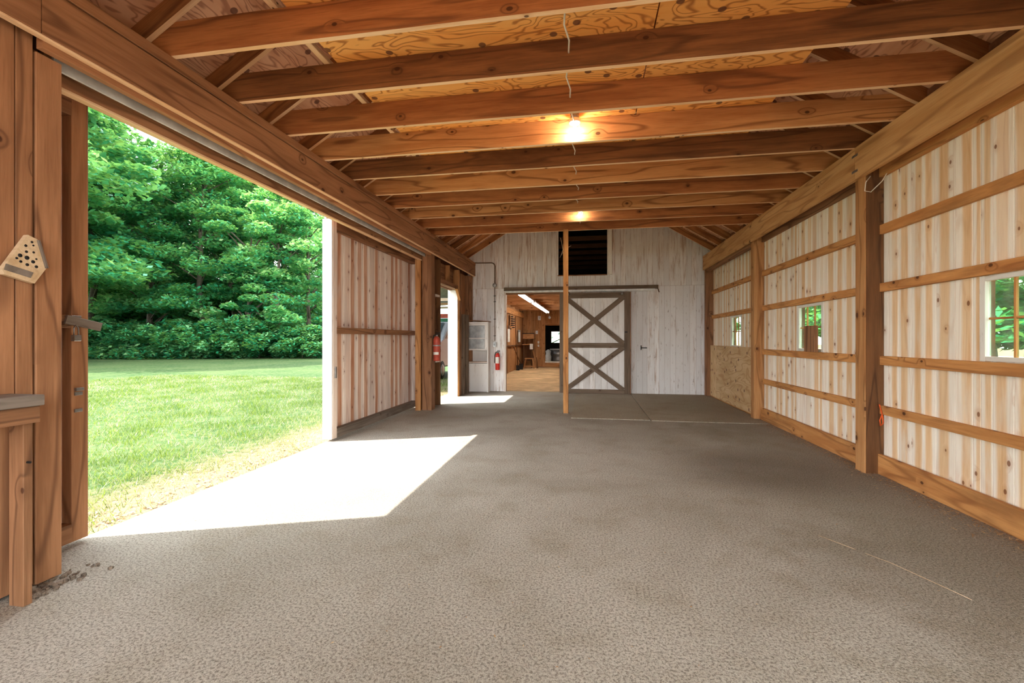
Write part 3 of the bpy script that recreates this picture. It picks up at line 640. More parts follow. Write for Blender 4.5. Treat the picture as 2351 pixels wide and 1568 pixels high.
# ------------------------------------------------------------ fire extinguishers
def extinguisher(loc, r, H, lab, body, label_z, strap=False):
    t = thing('fire_extinguisher', lab, 'fire extinguisher', loc); x, y, z = loc
    lathe('cylinder', [(r*.9, 0), (r, .012), (r, H*.72), (r*.9, H*.79), (r*.5, H*.85), (r*.28, H*.87)], loc, body, t, 24)
    lathe('neck', [(r*.3, 0), (r*.34, .01), (r*.3, .03)], (x, y, z+H*.865), M_steel, t, 12)
    bx('valve_handle', x-r*.2, x+r*1.0, y-.012, y+.012, z+H*.93, z+H*.955, M_black, t); bx('carry_handle', x-r*.2, x+r*1.05, y-.012, y+.012, z+H*.975, z+H, M_black, t)
    tube('hose', [(x-r*.2, y, z+H*.93), (x-r*.8, y-.01, z+H*.9), (x-r*1.25, y-.01, z+H*.75), (x-r*1.3, y-.01, z+H*.35)], .010, M_black, t, 8)
    n = 10; V = []; F = []
    for k in range(n+1):
        a = -math.pi*.5+(-.9+1.8*k/n)
        for zz in (label_z[0], label_z[1]): V.append((x+(r+.0015)*math.cos(a), y+(r+.0015)*math.sin(a), z+zz))
    for k in range(n): F.append((2*k, 2*k+2, 2*k+3, 2*k+1))
    _world_mesh('label_plate', V, F, M_label, t)
    if strap: lathe('strap', [(r+.001, 0), (r+.005, .001), (r+.005, .024), (r+.001, .025)], (x, y, z+H*.52), M_galv, t, 24); bx('strap_buckle', x-r-.03, x-r, y-.02, y+.0, z+H*.51, z+H*.57, M_galv, t)
    else: bx('wall_bracket', x-.02, x+.02, y+r-.005, y+r+.02, z+H*.3, z+H*.9, M_black, t)
extinguisher((-2.262, 11.325, .555), .058, .50, 'bright red fire extinguisher with pale label hanging on the whitewashed back wall', M_red, (.17, .33))
extinguisher((-2.828, 8.24, .93), .066, .54, 'worn red fire extinguisher strapped to the side of the brown left post', M_redworn, (.12, .17), True)

# conduit with junction box and switch on the back wall
t = thing('electric_conduit', 'grey conduit bending down the white back wall to a switch box', 'conduit', (-2.35, 11.37, 1.2))
arc = [(-2.44+.1*math.sin(a), 11.375, 3.21+.1*math.cos(a)) for a in np.linspace(0, math.pi/2, 6)]
tube('conduit_pipe', [(-2.95, 11.375, 3.33), (-2.8, 11.375, 3.315)]+arc+[(-2.345, 11.375, 2.78)], .015, M_brace, t, 8)
lathe('junction_box', [(.001, 0), (.055, 0), (.055, .035), (.03, .045), (.001, .045)], (-2.348, 11.395, 2.73), M_galv, t, 16, Matrix.Rotation(math.pi/2, 4, 'X'))
tube('drop_wire', [(-2.348, 11.385, 2.68), (-2.345, 11.385, 1.9), (-2.348, 11.385, 1.3)], .010, M_brace, t, 6)
for z in (2.45, 2.3, 1.85, 1.42): bx('clip', -2.375, -2.32, 11.372, 11.395, z, z+.015, M_black, t)
bx('switch_box', -2.39, -2.31, 11.34, 11.403, 1.14, 1.27, M_galv, t); bx('switch_toggle', -2.355, -2.345, 11.325, 11.342, 1.18, 1.23, M_black, t)

# corner cabinet
t = thing('corner_cabinet', 'narrow whitewashed cabinet with two grey panels and an open nook in the left corner', 'cabinet', (-2.76, 11.3, 0))
bx('side_panel', -3.06, -3.035, 11.15, 11.40, 0, 1.78, M_white, t); bx('side_panel', -2.50, -2.467, 11.15, 11.40, 0, 1.78, M_whiteclean, t)
bar('sloping_top', (-3.08, 11.27, 1.83), (-2.45, 11.27, 1.79), (0, 1, 0), .28, .02, M_plate, t)
bx('face_frame', -3.035, -2.5, 11.15, 11.17, 1.69, 1.78, M_whiteclean, t); bx('face_frame', -2.56, -2.5, 11.15, 11.17, 1.1, 1.69, M_whiteclean, t); bx('face_frame', -3.035, -2.985, 11.15, 11.17, 1.1, 1.69, M_whiteclean, t)
bx('face_frame', -2.985, -2.56, 11.15, 11.17, 1.345, 1.38, M_whiteclean, t); bx('face_frame', -3.035, -2.5, 11.15, 11.17, 1.06, 1.10, M_whiteclean, t)
bx('panel', -2.985, -2.56, 11.175, 11.185, 1.38, 1.69, M_grey2 if 'M_grey2' in globals() else M_galv, t); bx('panel', -2.985, -2.56, 11.175, 11.185, 1.10, 1.345, M_galv, t)
bx('shelf', -3.035, -2.5, 11.13, 11.40, .74, .77, M_boardL, t); bx('lower_door', -3.035, -2.5, 11.155, 11.18, .01, .725, M_whiteclean, t)
bx('back_panel', -3.035, -2.5, 11.385, 11.40, 0, 1.75, M_whiteclean, t)

# ------------------------------------------------------------ workbench, plaque, block, strap
t = thing('workbench', 'workbench corner with grey plank top and brown leg at the left edge', 'workbench', (-2.85, 1.3, 0))
bx('bench_top', -2.96, -2.735, .6, 1.88, 1.012, 1.066, M_grey, t, .005)
bx('leg', -2.891, -2.80, 1.834, 1.873, 0, 1.010, M_plate, t, .003); bx('leg', -2.891, -2.80, .68, .72, 0, 1.010, M_plate, t, .003)  # darker wood on the legs stands in for their shaded faces
bx('apron', -2.796, -2.757, .62, 1.875, .925, 1.010, M_plate, t); bx('back_board', -2.962, -2.94, .62, 1.74, .12, .92, M_post, t)
bx('hook', -2.799, -2.78, 1.845, 1.855, .72, .73, M_black, t)
# drilled plaque hung on the jamb
R_ = Matrix.Translation((-2.952, 1.91, 1.66)) @ Matrix.Rotation(math.radians(-14), 4, 'X')
t = link('wooden_plaque', None, T(-2.95, 1.91, 1.64)); tag(t, 'pale wooden plaque with drilled holes hanging tilted on the left jamb', 'plaque')
V = []; pts = [(-.075, .0), (.055, .0), (.085, .10), (.01, .235), (-.035, .24), (-.09, .02)]
vv = [R_ @ Vector((0, a, b)) for a, b in pts]+[R_ @ Vector((.03, a, b)) for a, b in pts]
_world_mesh('plaque_body', vv, [(0, 1, 7, 6), (1, 2, 8, 7), (2, 3, 9, 8), (3, 4, 10, 9), (4, 5, 11, 10), (5, 0, 6, 11), (5, 4, 3, 2, 1, 0), (6, 7, 8, 9, 10, 11)], M_plaque, t, False)
for i, (a, b, r) in enumerate([(-.04, .12, .010), (-.01, .12, .011), (.02, .11, .009), (-.05, .10, .006), (-.03, .09, .007), (0, .085, .008), (.04, .09, .008), (-.02, .15, .007), (.01, .16, .006), (-.03, .18, .007), (0, .195, .005), (-.01, .21, .006), (.03, .13, .005)]):
    p = R_ @ Vector((.0305, a, b)); lathe('hole', [(.001, 0), (r, 0), (r, .001), (.001, .001)], p, M_black, t, 10, Matrix.Rotation(math.pi/2, 4, 'Y'))
p0 = [R_ @ Vector((.031, a, b)) for a, b in ((-.085, .022), (.03, .022), (.035, .055), (-.085, .055))]; p1 = [p+Vector((.002, 0, 0)) for p in p0]
_world_mesh('stamped_tag', p0+p1, [(0, 1, 5, 4), (1, 2, 6, 5), (2, 3, 7, 6), (3, 0, 4, 7), (3, 2, 1, 0), (4, 5, 6, 7)], M_grey, t, False)
bar('rim_bark', R_ @ Vector((.03, .085, .10)), R_ @ Vector((.03, .012, .232)), (1, 0, 0), .02, .012, M_grey, t)
tag(bx('wood_block', 2.83, 2.875, 6.24, 6.52, 1.182, 1.52, M_plate, None, .004), 'short brown board end propped on the girt before the middle window', 'wood block')
tag(tube('orange_strap', [(2.86, 5.01, .70), (2.88, 5.03, .66), (2.872, 4.99, .60), (2.875, 5.03, .54), (2.865, 5.0, .49), (2.87, 4.97, .52), (2.875, 4.99, .60)], .006, M_orange, None, 6), 'bright orange cord dangling from the low girt beside the big right post', 'cord')
tag(tube('loose_wire', [(2.90, 4.93, 3.0), (2.86, 4.97, 2.90), (2.80, 5.04, 2.82), (2.74, 5.03, 2.83), (2.755, 5.04, 2.92), (2.80, 5.045, 2.98)], .005, M_cable, None, 6), 'thin loose wire looped round the top of the big right post', 'wire')
tag(tube('loft_wire', [(-.66, 11.42, 3.9), (-.6, 11.45, 3.6), (-.68, 11.44, 3.4), (-.55, 11.45, 3.62), (-.4, 11.46, 3.7)], .008, M_cable, None, 5), 'thin pale wire hanging in the dark loft hatch', 'wire')

# ------------------------------------------------------------ things in the workshop
def ws_tool(name, lab, cat): return thing(name, lab, cat, (-3.2, 17, 0))
t = thing('hand_saw', 'long pale blade hanging nearest on the workshop left wall', 'tool', (-3.04, 17.5, 1.25))
bx('blade', -3.048, -3.035, 17.25, 17.7, 1.23, 1.74, M_vinyl, t); bx('grip', -3.048, -3.02, 17.3, 17.65, 1.745, 1.88, M_wsdark, t)
t = thing('spirit_level', 'white level hanging farther along the workshop left wall', 'tool', (-3.04, 20.2, 1.2))
bx('bar', -3.048, -3.02, 20.0, 20.45, 1.21, 1.66, M_vinyl, t); bx('end_cap', -3.048, -3.015, 19.97, 20.48, 1.665, 1.75, M_galv, t)
t = thing('tool_rack', 'dark rack of hooks hanging beneath the workshop wall beam', 'rack', (-3.0, 17.8, 1.9))
bx('backing', -3.048, -3.03, 17.75, 18.5, 1.78, 2.32, M_ws, t)
for i in range(5): bx('hook', -3.028, -2.93, 17.85, 17.95, 1.88+.085*i, 1.92+.085*i, M_black, t); bx('hook', -3.028, -2.93, 18.2, 18.3, 1.80+.085*i, 1.84+.085*i, M_black, t)
t = thing('garden_tool', 'long-handled dark shovel leaning on the workshop left wall', 'tool', (-2.9, 19.6, 0))
tube('handle', [(-2.99, 18.3, 1.05), (-2.93, 19.0, .6), (-2.88, 19.7, .22)], .02, M_wsdark, t, 6); bx('blade', -2.96, -2.80, 19.68, 19.74, .0, .26, M_black, t)
t = thing('garden_tool', 'upright dark pole tool standing beside the leaning shovel', 'tool', (-2.95, 19.1, 0))
tube('handle', [(-3.01, 18.85, 2.3), (-2.97, 18.95, 1.2), (-2.93, 19.1, .2)], .022, M_wsdark, t, 6); bx('blade', -3.0, -2.86, 19.08, 19.14, 0, .22, M_black, t)
t = thing('tool_shelf', 'brown plank shelf crossing the workshop left wall at waist height', 'shelf', (-3.0, 17.0, 1.06))
bx('shelf_board', -3.046, -3.022, 12.6, 21.6, 1.04, 1.09, M_ws, t); bx('shelf_lip', -3.02, -3.0, 12.6, 21.6, 1.06, 1.10, M_wsdark, t)
t = thing('wooden_bin', 'open brown wooden bin fixed high in the far left workshop corner', 'bin', (-2.7, 21.0, 1.3))
bx('front_board', -2.98, -2.46, 21.0, 21.04, 1.36, 1.58, M_ws, t); bx('base_board', -2.98, -2.46, 21.045, 21.7, 1.34, 1.36, M_wsdark, t); bx('end_board', -2.50, -2.46, 21.045, 21.7, 1.365, 1.6, M_ws, t); bx('rim', -3.0, -2.44, 20.98, 21.04, 1.585, 1.62, M_black, t); bx('post', -2.50, -2.46, 21.0, 21.04, 0, 1.355, M_wsdark, t)
t = thing('workbench', 'dark low bench box under the wooden bin in the workshop corner', 'workbench', (-2.75, 21.3, 0))
bx('bench_top', -3.0, -2.55, 20.95, 21.7, 1.06, 1.10, M_ws, t); bx('back_panel', -2.98, -2.52, 21.3, 21.34, .3, 1.055, M_wsdark, t); bx('leg', -2.98, -2.92, 21.0, 21.06, 0, 1.055, M_wsdark, t); bx('leg', -2.60, -2.54, 21.0, 21.06, 0, 1.055, M_wsdark, t)
t = thing('step_stool', 'small brown wooden step stool standing by the far workshop wall', 'stool', (-2.62, 20.6, 0))
bx('step', -2.82, -2.42, 20.45, 20.75, .43, .47, M_ws, t); bx('rung', -2.84, -2.38, 20.47, 20.51, .06, .12, M_ws, t)
for s in (-1, 1):
    bar('leg', (-2.62+s*.16, 20.49, .43), (-2.62+s*.24, 20.46, .0), (0, 1, 0), .05, .04, M_ws, t); bar('leg', (-2.62+s*.16, 20.71, .43), (-2.62+s*.24, 20.76, 0), (0, 1, 0), .05, .04, M_ws, t)
t = thing('leaning_board', 'brown board leaning beside the step stool in the workshop', 'board', (-2.3, 20.6, 0))
bar('board', (-2.46, 20.6, .82), (-2.27, 20.65, 0), (0, 1, 0), .09, .03, M_ws, t); bar('cleat', (-2.30, 20.62, .5), (-2.24, 20.64, 0.0), (0, 1, 0), .05, .03, M_wsdark, t)
t = thing('cloth', 'white cloth hanging over the edge of the corner bench box', 'cloth', (-2.6, 20.95, 1.0))
bx('hanging_fold', -2.65, -2.50, 20.925, 20.948, .86, 1.112, M_vinyl, t, .008); bx('top_fold', -2.65, -2.52, 20.949, 21.15, 1.101, 1.112, M_vinyl, t, .003)
for (x, z, lab, s_) in ((-2.283, 2.36, 'round white fitting high on the far workshop wall', .1), (-2.41, 1.666, 'pale switch plate at eye level on the far workshop wall', .08), (-2.326, 1.185, 'small upper outlet plate on the far workshop wall', .055), (-2.326, 1.02, 'small lower outlet plate on the far workshop wall', .05)):
    t = thing('outlet', lab, 'outlet', (x, 21.77, z)); bx('cover_plate', x-s_*.7, x+s_*.7, 21.755, 21.772, z-s_, z+s_, M_vinyl, t, .004); bx('insert', x-s_*.2, x+s_*.2, 21.745, 21.754, z-s_*.3, z+s_*.3, M_galv, t, .002)
t = thing('workshop_bulb', 'small unlit bulb on a holder hanging from the workshop ceiling', 'lamp', (-1.72, 20.9, 2.4))
tube('cord', [(-1.72, 20.9, 2.87), (-1.72, 20.9, 2.46)], .008, M_cable, t, 5); lathe('bulb', [(.02, .12), (.03, .10), (.06, .04), (.05, 0), (.01, -.03)], (-1.72, 20.9, 2.30), M_vinyl, t, 12)
t = thing('metal_drum', 'pale rimmed metal drum standing in the dark far room', 'drum', (-1.45, 23.2, 0))
lathe('barrel', [(.40, 0), (.42, .02), (.42, .25), (.43, .27), (.42, .29), (.42, .55), (.43, .57), (.42, .59), (.42, .80)], (-1.45, 23.2, 0), M_steel, t, 24); lathe('rim', [(.43, 0), (.445, .01), (.445, .04), (.40, .045)], (-1.45, 23.2, .80), M_vinyl, t, 24)
t = thing('plastic_sack', 'crumpled white sack just inside the dark far room', 'sack', (-1.93, 22.7, 0))
lathe('sack_body', [(.12, 0), (.17, .1), (.15, .3), (.17, .45), (.12, .6), (.15, .74), (.03, .82)], (-1.93, 22.7, 0), M_vinyl, t, 9)

# ------------------------------------------------------------ outside: van and lean-to beyond the small doorway
t = thing('grey_van', 'pale grey van parked outside the small left doorway', 'van', (-5.8, 16.5, 0))
M_car = plain('van_paint', (176, 184, 196), .3, .3, .03); M_tint = plain('tinted_glass', (60, 74, 80), .08, 0, 0, spec=.6)
prof = [(14.2, .35), (19.0, .35), (19.0, 1.95), (15.9, 1.98), (15.2, 1.35), (14.3, 1.15), (14.15, .8)]
b_ = MB().ext(prof, lambda p, x: (x, p[0], p[1]), -6.7, -4.95).build('body', M_car, t); bv = b_.modifiers.new('bevel', 'BEVEL'); bv.width = .07; bv.segments = 3
MB().ext([(15.35, 1.36), (16.3, 1.36), (16.3, 1.82), (15.98, 1.82)], lambda p, x: (x, p[0], p[1]), -4.955, -4.94).build('side_window', M_tint, t)
MB().ext([(16.4, 1.36), (17.6, 1.36), (17.6, 1.82), (16.4, 1.82)], lambda p, x: (x, p[0], p[1]), -4.955, -4.94).build('side_window', M_tint, t)
MB().ext([(15.27, 1.40), (15.86, 1.92), (15.84, 1.95), (15.25, 1.43)], lambda p, x: (x, p[0], p[1]), -6.5, -5.15).build('windscreen', M_tint, t)
for y in (15.0, 18.0):
    wh = lathe('wheel', [(.02, -.11), (.32, -.10), (.34, -.05), (.34, .05), (.32, .10), (.02, .11)], (-5.05, y, .27), M_black, t, 20, Matrix.Rotation(math.pi/2, 4, 'Y'))
    lathe('hubcap', [(.20, 0), (.18, .02), (.02, .03)], (-4.94, y, .27), M_galv, wh, 16, Matrix.Rotation(math.pi/2, 4, 'Y'))
lathe('badge', [(.001, 0), (.09, 0), (.09, .008), (.001, .008)], (-4.95, 14.75, .95), plain('dark_badge', (120, 52, 44), .5), t, 14, Matrix.Rotation(math.pi/2, 4, 'Y'))
t = thing('lean_to', 'corrugated lean-to roof with green tarp seen through the small doorway', 'shelter', (-4.6, 12.5, 0))
V = []; F = []; n = 60
for k in range(n+1):
    y = 10.9+k*.09; z = .025*math.cos(k*math.pi)
    for x, zz in ((-6.8, 2.42), (-3.45, 2.85)): V += [(x, y, zz+z)]
for k in range(n): F.append((2*k, 2*k+2, 2*k+3, 2*k+1))
o = _world_mesh('corrugated_roof', V, F, M_galv, t, False); sm = o.modifiers.new('thick', 'SOLIDIFY'); sm.thickness = .01
for y in (12.2, 13.8, 15.4): bx('purlin', -6.8, -3.5, y, y+.05, 2.42, 2.5, M_boardL, t)
bx('red_fascia', -6.8, -3.6, 16.1, 16.15, 2.12, 2.28, M_redworn, t); bx('green_tarp', -6.8, -3.6, 16.18, 16.22, 1.72, 2.12, plain('green_tarp', (40, 120, 84), .6, 0, .15, 3), t)
for (x, y) in ((-6.6, 11.2), (-6.6, 16.1), (-3.75, 16.1)): bx('post', x, x+.09, y, y+.09, -.08, 2.42, M_boardL, t)

# ------------------------------------------------------------ litter on the floor
def cards(name, pos, size, asp, mat, tilt=.3, tone=None, parent=None, up=False, bend=None):
    """many small 4-sided leaves or chips in one mesh"""
    n = len(pos); th = RNG.uniform(0, 2*np.pi, n)
    if up is False:
        a = np.stack([np.cos(th), np.sin(th), RNG.uniform(-tilt, tilt, n)], 1); bq = np.stack([-np.sin(th), np.cos(th), RNG.uniform(-tilt, tilt, n)], 1)
    s = size[:, None]; A = a*s; B = bq*s*asp
    V = np.concatenate([pos-A, pos-B*.9+A*.1, pos+A, pos+B*.9+A*.1], 1).reshape(-1, 3)
    return V, n
def quadmesh(name, V, n, mat, tone, loops=4):
    m = bpy.data.meshes.new(name); m.vertices.add(len(V)); m.vertices.foreach_set('co', V.astype(np.float32).ravel())
    m.loops.add(n*loops); m.loops.foreach_set('vertex_index', np.arange(n*loops, dtype=np.int32))
    m.polygons.add(n); m.polygons.foreach_set('loop_start', np.arange(0, n*loops, loops, dtype=np.int32)); m.polygons.foreach_set('loop_total', np.full(n, loops, np.int32))
    at = m.attributes.new('tone', 'FLOAT', 'FACE'); at.data.foreach_set('value', tone.astype(np.float32)); m.materials.append(mat); m.update(calc_edges=True); return m
n = 2600; yy = RNG.uniform(3.0, 11.2, n); pos = np.stack([2.85-np.abs(RNG.normal(0, .10, n)), yy, RNG.uniform(.004, .014, n)], 1)
V, n = cards('', pos, RNG.uniform(.006, .024, n), .22, None, .25)
o = link('straw_litter', quadmesh('straw_litter', V, n, M_litter, RNG.uniform(0, 1, n)**.6)); tag(o, 'line of straw bits and dust along the foot of the right wall', 'litter'); o['kind'] = 'stuff'
n = 260; pos = np.stack([RNG.uniform(-1.5, 2.7, n), RNG.uniform(1.5, 9, n), np.full(n, .006)], 1)
V, n = cards('', pos, RNG.uniform(.004, .010, n), .4, None, .2)
o = link('floor_litter', quadmesh('floor_litter', V, n, M_litter, RNG.uniform(.3, 1, n))); tag(o, 'scattered pale chips on the dusty floor', 'litter'); o['kind'] = 'stuff'
for P_, lb in (([(1.56, 3.39), (1.62, 3.30), (1.69, 3.20)], 'upper short straw strand on the floor towards the lower right'), ([(1.72, 3.15), (1.80, 3.04), (1.86, 2.90), (1.90, 2.81), (1.955, 2.68)], 'longest pale straw strand on the floor towards the lower right')):
    tag(tube('straw_strand', [(x, y, .006) for x, y in P_], .0014, M_plaque, None, 5), lb, 'straw', 'straw strands on the floor')
gr = MB(); rb = random.Random(9)
for k in range(60):
    x, y, s_ = rb.uniform(-2.99, -2.86), rb.uniform(1.86, 2.25), rb.uniform(.006, .02); x += max(0, .05*rb.gauss(0, 1))
    gr.ext([(math.cos(q)*s_*rb.uniform(.6, 1), math.sin(q)*s_*rb.uniform(.6, 1)) for q in (0, 1.2, 2.4, 3.7, 5)], lambda p, z, x=x, y=y: (x+p[0]*(1-z*8), y+p[1]*(1-z*8), z), 0, s_*.7)
o = gr.build('rubble', M_grit); tag(o, 'small grey rubble at the foot of the left jamb', 'rubble'); o['kind'] = 'stuff'

# ------------------------------------------------------------ lawn grass
def blades(n, x0, x1, y0, y1, hmin, hmax, wd):
    u = RNG.uniform(0, 1, n)**.6; x = x1+(x0-x1)*(1-u) if False else x1-(x1-x0)*(RNG.uniform(0, 1, n)**1.5); y = RNG.uniform(y0, y1, n)
    return x, y
n = 150000
x = -3.42-(RNG.uniform(0, 1, n)**1.6)*13; y = 1.6+RNG.uniform(0, 1, n)*13.5
ok = (x/np.maximum(y, .1) > -1.75); x, y = x[ok], y[ok]
cl = np.sin(x*3.1+1.3*np.sin(y*2.3))*np.cos(y*2.7+np.sin(x*1.9))
keep = (RNG.uniform(0, 1, len(x)) < np.clip((-x-3.42)/1.1+.12, 0, 1)*np.clip(.75+cl*.4, .2, 1)); x, y, cl = x[keep], y[keep], cl[keep]; n = len(x)
h = RNG.uniform(.025, .075, n)*(1+.5*np.clip(cl, 0, 1)); th = RNG.uniform(0, 2*np.pi, n); wd = RNG.uniform(.0025, .005, n)*(1+(-x-3.4)*.12)
b0 = np.stack([x-np.cos(th)*wd, y-np.sin(th)*wd, np.full(n, -.075)], 1); b1 = np.stack([x+np.cos(th)*wd, y+np.sin(th)*wd, np.full(n, -.075)], 1)
ph = RNG.uniform(0, 2*np.pi, n); ln = RNG.uniform(.2, 1.3, n)*h; tp = np.stack([x+np.cos(ph)*ln, y+np.sin(ph)*ln, -.07+h], 1)
V = np.concatenate([b0, b1, tp], 1).reshape(-1, 3); tone = np.clip(RNG.normal(.52, .25, n)-.25*cl+np.clip(1-(-x-3.4)/2.5, 0, 1)*.3, 0, 1)
o = link('lawn_grass', quadmesh('lawn_grass', V, n, M_blade, tone, 3)); tag(o, 'short patchy green and straw coloured grass outside the big opening', 'grass'); o['kind'] = 'stuff'
n = 1500; pos = np.stack([-3.42-np.abs(RNG.normal(0, .35, n)), RNG.uniform(2.2, 9, n), RNG.uniform(-.065, -.045, n)], 1)
V, n = cards('', pos, RNG.uniform(.008, .026, n), .5, None, .4)
o = link('leaf_litter', quadmesh('leaf_litter', V, n, M_litter, RNG.uniform(0, 1, n))); tag(o, 'brown dead leaves strewn along the floor edge by the grass', 'litter'); o['kind'] = 'stuff'

# ------------------------------------------------------------ trees and shrubs
def crown_mesh(name, seed, H, R, nclu, nleaf, size, low=.18, mat=None, flat=.28):
    r = np.random.default_rng(seed); P = []; 
    zc = r.uniform(low*H, H*.97, nclu); t = (zc/H-low)/(1-low); rad = R*np.sqrt(np.clip(1-(t*1.05-.25)**2/1.1, .08, 1))*np.where(t > .8, (1-t)*3+.35, 1)
    an = r.uniform(0, 2*np.pi, nclu); rr = rad*np.sqrt(r.uniform(.1, 1, nclu)); cx, cy = rr*np.cos(an), rr*np.sin(an); cs = r.uniform(.6, 1.35, nclu)*R*.30
    k = r.integers(0, nclu, nleaf); d = r.normal(0, 1, (nleaf, 3)); d /= np.linalg.norm(d, axis=1)[:, None]+1e-6; q = r.uniform(.3, 1, nleaf)**.5
    P = np.stack([cx[k]+d[:, 0]*cs[k]*q, cy[k]+d[:, 1]*cs[k]*q, zc[k]+d[:, 2]*cs[k]*q*flat*1.3-(d[:, 0]**2+d[:, 1]**2)*cs[k]*q*.15], 1)
    s = r.uniform(.7, 1.3, nleaf)*size; th = r.uniform(0, 2*np.pi, nleaf); ti = r.normal(0, .38, (nleaf, 2))
    a = np.stack([np.cos(th), np.sin(th), ti[:, 0]-.15], 1)*s[:, None]; b = np.stack([-np.sin(th), np.cos(th), ti[:, 1]], 1)*s[:, None]*.55
    V = np.concatenate([P-a, P-b, P+a, P+b], 1).reshape(-1, 3)
    tone = np.clip(.42+r.normal(0, .16, nleaf)+(r.uniform(-.25, .3, nclu))[k]+d[:, 2]*.1, 0, 1)
    return quadmesh(name, V, nleaf, mat or M_leaf, tone), (cx, cy, zc)
TV = []
for i, (H, R, nc, nl, sz) in enumerate(((17, 4.2, 75, 24000, .15), (20, 4.8, 85, 26000, .16), (14, 3.6, 60, 20000, .14), (10, 3.0, 42, 15000, .13))):
    cm, (cx, cy, zc) = crown_mesh('foliage', 40+i, H, R, nc, nl, sz)
    r = random.Random(i); tp = [(0, 0, -.2)]; 
    for k in range(1, 7): tp.append((r.uniform(-.25, .25), r.uniform(-.25, .25), H*.9*k/6))
    V_, F_ = tube_data(tp, [.22*(H/15)*(1-k/7.5) for k in range(7)], 8)
    tm = mesh('trunk', V_, F_, M_bark, True); bms = []
    VV = []; FF = []
    for k in range(0, len(cx), 3):
        z0 = max(.12*H, zc[k]-1.2-.25*math.hypot(cx[k], cy[k])); j = min(5, max(0, int(z0/(H*.9)*6))); base = Vector(tp[j]).lerp(Vector(tp[j+1]), min(1, max(0, z0/(H*.15)-j)))
        v2, f2 = tube_data([base, (base+Vector((cx[k], cy[k], zc[k])))/2+Vector((0, 0, .25)), Vector((cx[k], cy[k], zc[k]))], [.07, .045, .015], 5); o_ = len(VV); VV += v2; FF += [tuple(q+o_ for q in f) for f in f2]
    TV.append((cm, tm, mesh('branches', VV, FF, M_bark, True)))
def tree(v, x, y, s, rz, lab, group=None, z=-.07):
    t = thing('tree', lab, 'tree', (x, y, z), 0, group); M = T(x, y, z) @ Matrix.Rotation(rz, 4, 'Z') @ Matrix.Scale(s, 4)
    a = link('foliage', TV[v][0], M, t); a['kind'] = 'stuff'; link('trunk', TV[v][1], M, t); b = link('branches', TV[v][2], M, t); return t
def from_cam(u, d):           # a spot d metres out along a sight line leaning u/1035 off the axis
    a = math.radians(YAW); r = u*d; return r*math.cos(a)-d*math.sin(a), d*math.cos(a)+r*math.sin(a)
rt = random.Random(21)
front = [(-.93, 36, 1, 1.0, 'tallest leafy tree at the far left of the woodland edge'), (-.80, 38, 0, 1.05, 'broad leafy tree second from the left in the woodland edge'), (-.69, 37, 1, .92, 'full leafy tree in the middle left of the woodland edge'),
         (-.585, 36, 3, 1.25, 'smaller rounded tree left of the centre of the wood'), (-.52, 35, 2, .95, 'slim layered tree with dark trunk right of the centre of the wood'), (-.45, 37, 0, .8, 'leafy tree beside the right sliding door edge'), (-.62, 42, 1, 1.1, 'tall pale tree rising behind the middle of the wood')]
for u, d, v, s, lab in front:
    x, y = from_cam(u, d); tree(v, x, y, s, rt.uniform(0, 6.28), lab, 'trees at the woodland edge')
for k in range(16):
    u = -1.05+.042*k+rt.uniform(-.015, .015); d = 44+rt.uniform(-1.5, 10); x, y = from_cam(u, d)
    tree(rt.choice((0, 1, 1, 2)), x, y, rt.uniform(.85, 1.15), rt.uniform(0, 6.28), 'leafy tree standing deep in the wood behind the front row', 'trees deep in the wood')
for k, (u, d, v, s) in enumerate([(-1.14, 27, 1, 1.45), (-1.13, 31.5, 0, 1.5), (-1.13, 34, 1, 1.5), (-1.16, 23.5, 1, 1.25), (-1.05, 40, 1, 1.6)]):
    x, y = from_cam(u, d); tree(v, x, y, s, k*2.2, ['great leafy tree left of the view beside the lawn middle', 'great leafy tree left of the view level with the lawn end', 'great leafy tree left of the view just inside the wood', 'great leafy tree left of the view nearest the barn', 'great leafy tree left of the view deepest in the wood'][k], 'great trees left of the view')
for k, (x, y, v, s) in enumerate([(-33, 15, 0, .8), (-30, 10.5, 1, .7), (-38, 19, 1, .8), (-36, 9, 0, 1.0)]):
    tree(v, x, y, s, k*1.7, ['smaller tree left of the view by the lawn middle', 'small tree left of the view closest to the barn', 'tree left of the view towards the woodland edge', 'broad tree left of the view behind the small ones'][k], 'trees left of the view')
RL = ['rounded tree right outside the nearest window', 'rounded tree right outside the middle window', 'rounded tree outside the farthest window of the right wall', 'rounded tree beyond the barn end on the window side', 'slim tree farther beyond the barn end on the window side', 'tall tree behind the workshop on the window side', 'slim tree behind the photographer on the window side', 'slim tree farther off behind the middle window', 'tall tree farther off behind the farthest window', 'rounded tree beside the added open right bay behind the photographer', 'large rounded tree seen far through the middle window', 'large rounded tree seen far through the farthest window', 'tallest tree far behind the workshop on the window side', 'rounded tree close behind the workshop on the window side']
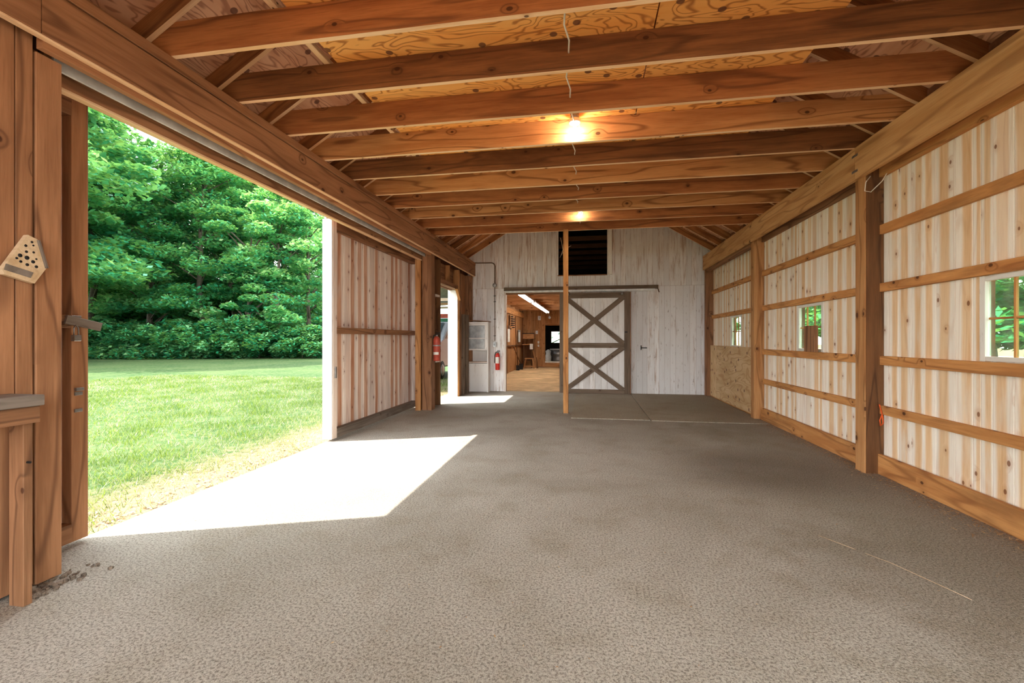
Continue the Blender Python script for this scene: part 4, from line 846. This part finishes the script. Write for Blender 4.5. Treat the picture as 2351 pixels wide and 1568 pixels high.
for k, (x, y, v, s) in enumerate([(8.5, 3.2, 3, .8), (9.5, 6.4, 3, .9), (8.8, 9.6, 3, .8), (10, 13, 3, .9), (12, 17, 2, .8), (13, 21, 0, .7), (13, 1, 2, .7), (12.5, 8, 2, .7), (16, 12, 0, .7), (8, 0, 3, .7), (12, 22, 3, 1.1), (10, 17, 3, 1.0), (13.5, 27, 1, .8), (9.5, 25, 3, 1.0)]):
    tree(v, x, y, s, k*2.1, RL[k], 'trees outside the right wall')
for k, (x, y, v, s) in enumerate([(-4, 36, 0, .8), (0, 38, 1, .8), (-3.0, 33, 3, .8)]):
    tree(v, x, y, s, k*1.3, ['tall tree behind the far window, left one', 'tall tree behind the far window, right one', 'rounded tree nearest outside the far window'][k], 'trees behind the barn')
SV = [crown_mesh('foliage', 90+i, 2.4, 1.9, 26, 6500, .10, .05, M_leaf2, .6)[0] for i in range(3)]
ORD = ['leftmost', 'second', 'third', 'fourth', 'fifth', 'sixth', 'seventh', 'eighth', 'ninth', 'tenth', 'eleventh', 'twelfth', 'thirteenth', 'fourteenth', 'fifteenth', 'sixteenth', 'seventeenth', 'eighteenth']
for k in range(18):
    u = -.945+.032*k; d = 33.6+(k % 3)*.7; x, y = from_cam(u, d); s = rt.uniform(.85, 1.25)
    lab = ORD[k]+(' leafy shrub' if k == 0 else ' leafy shrub from the left')+' in the row of undergrowth along the far lawn edge'
    t = thing('shrub', lab, 'shrub', (x, y, -.07), 0, 'undergrowth shrubs at the lawn edge')
    a = link('foliage', SV[k % 3], T(x, y, -.07) @ Matrix.Rotation(k*1.9, 4, 'Z') @ Matrix.Diagonal((s*1.15, s*1.15, s, 1)), t); a['kind'] = 'stuff'
    tube('stem', [(x, y, -.1), (x+.1, y, 1.2*s)], .03, M_bark, t, 5)
for k in range(22):
    u = -1.05+.034*k; d = 46+(k*7 % 5)*1.5; x, y = from_cam(u, d); s = rt.uniform(2.0, 2.8)
    t = thing('shrub', 'tall dim shrub filling the gaps between trunks deep in the wood', 'shrub', (x, y, -.07), 0, 'tall shrubs deep in the wood')
    a = link('foliage', SV[k % 3], T(x, y, -.07) @ Matrix.Rotation(k*1.1, 4, 'Z') @ Matrix.Diagonal((s, s, s*1.1, 1)), t); a['kind'] = 'stuff'
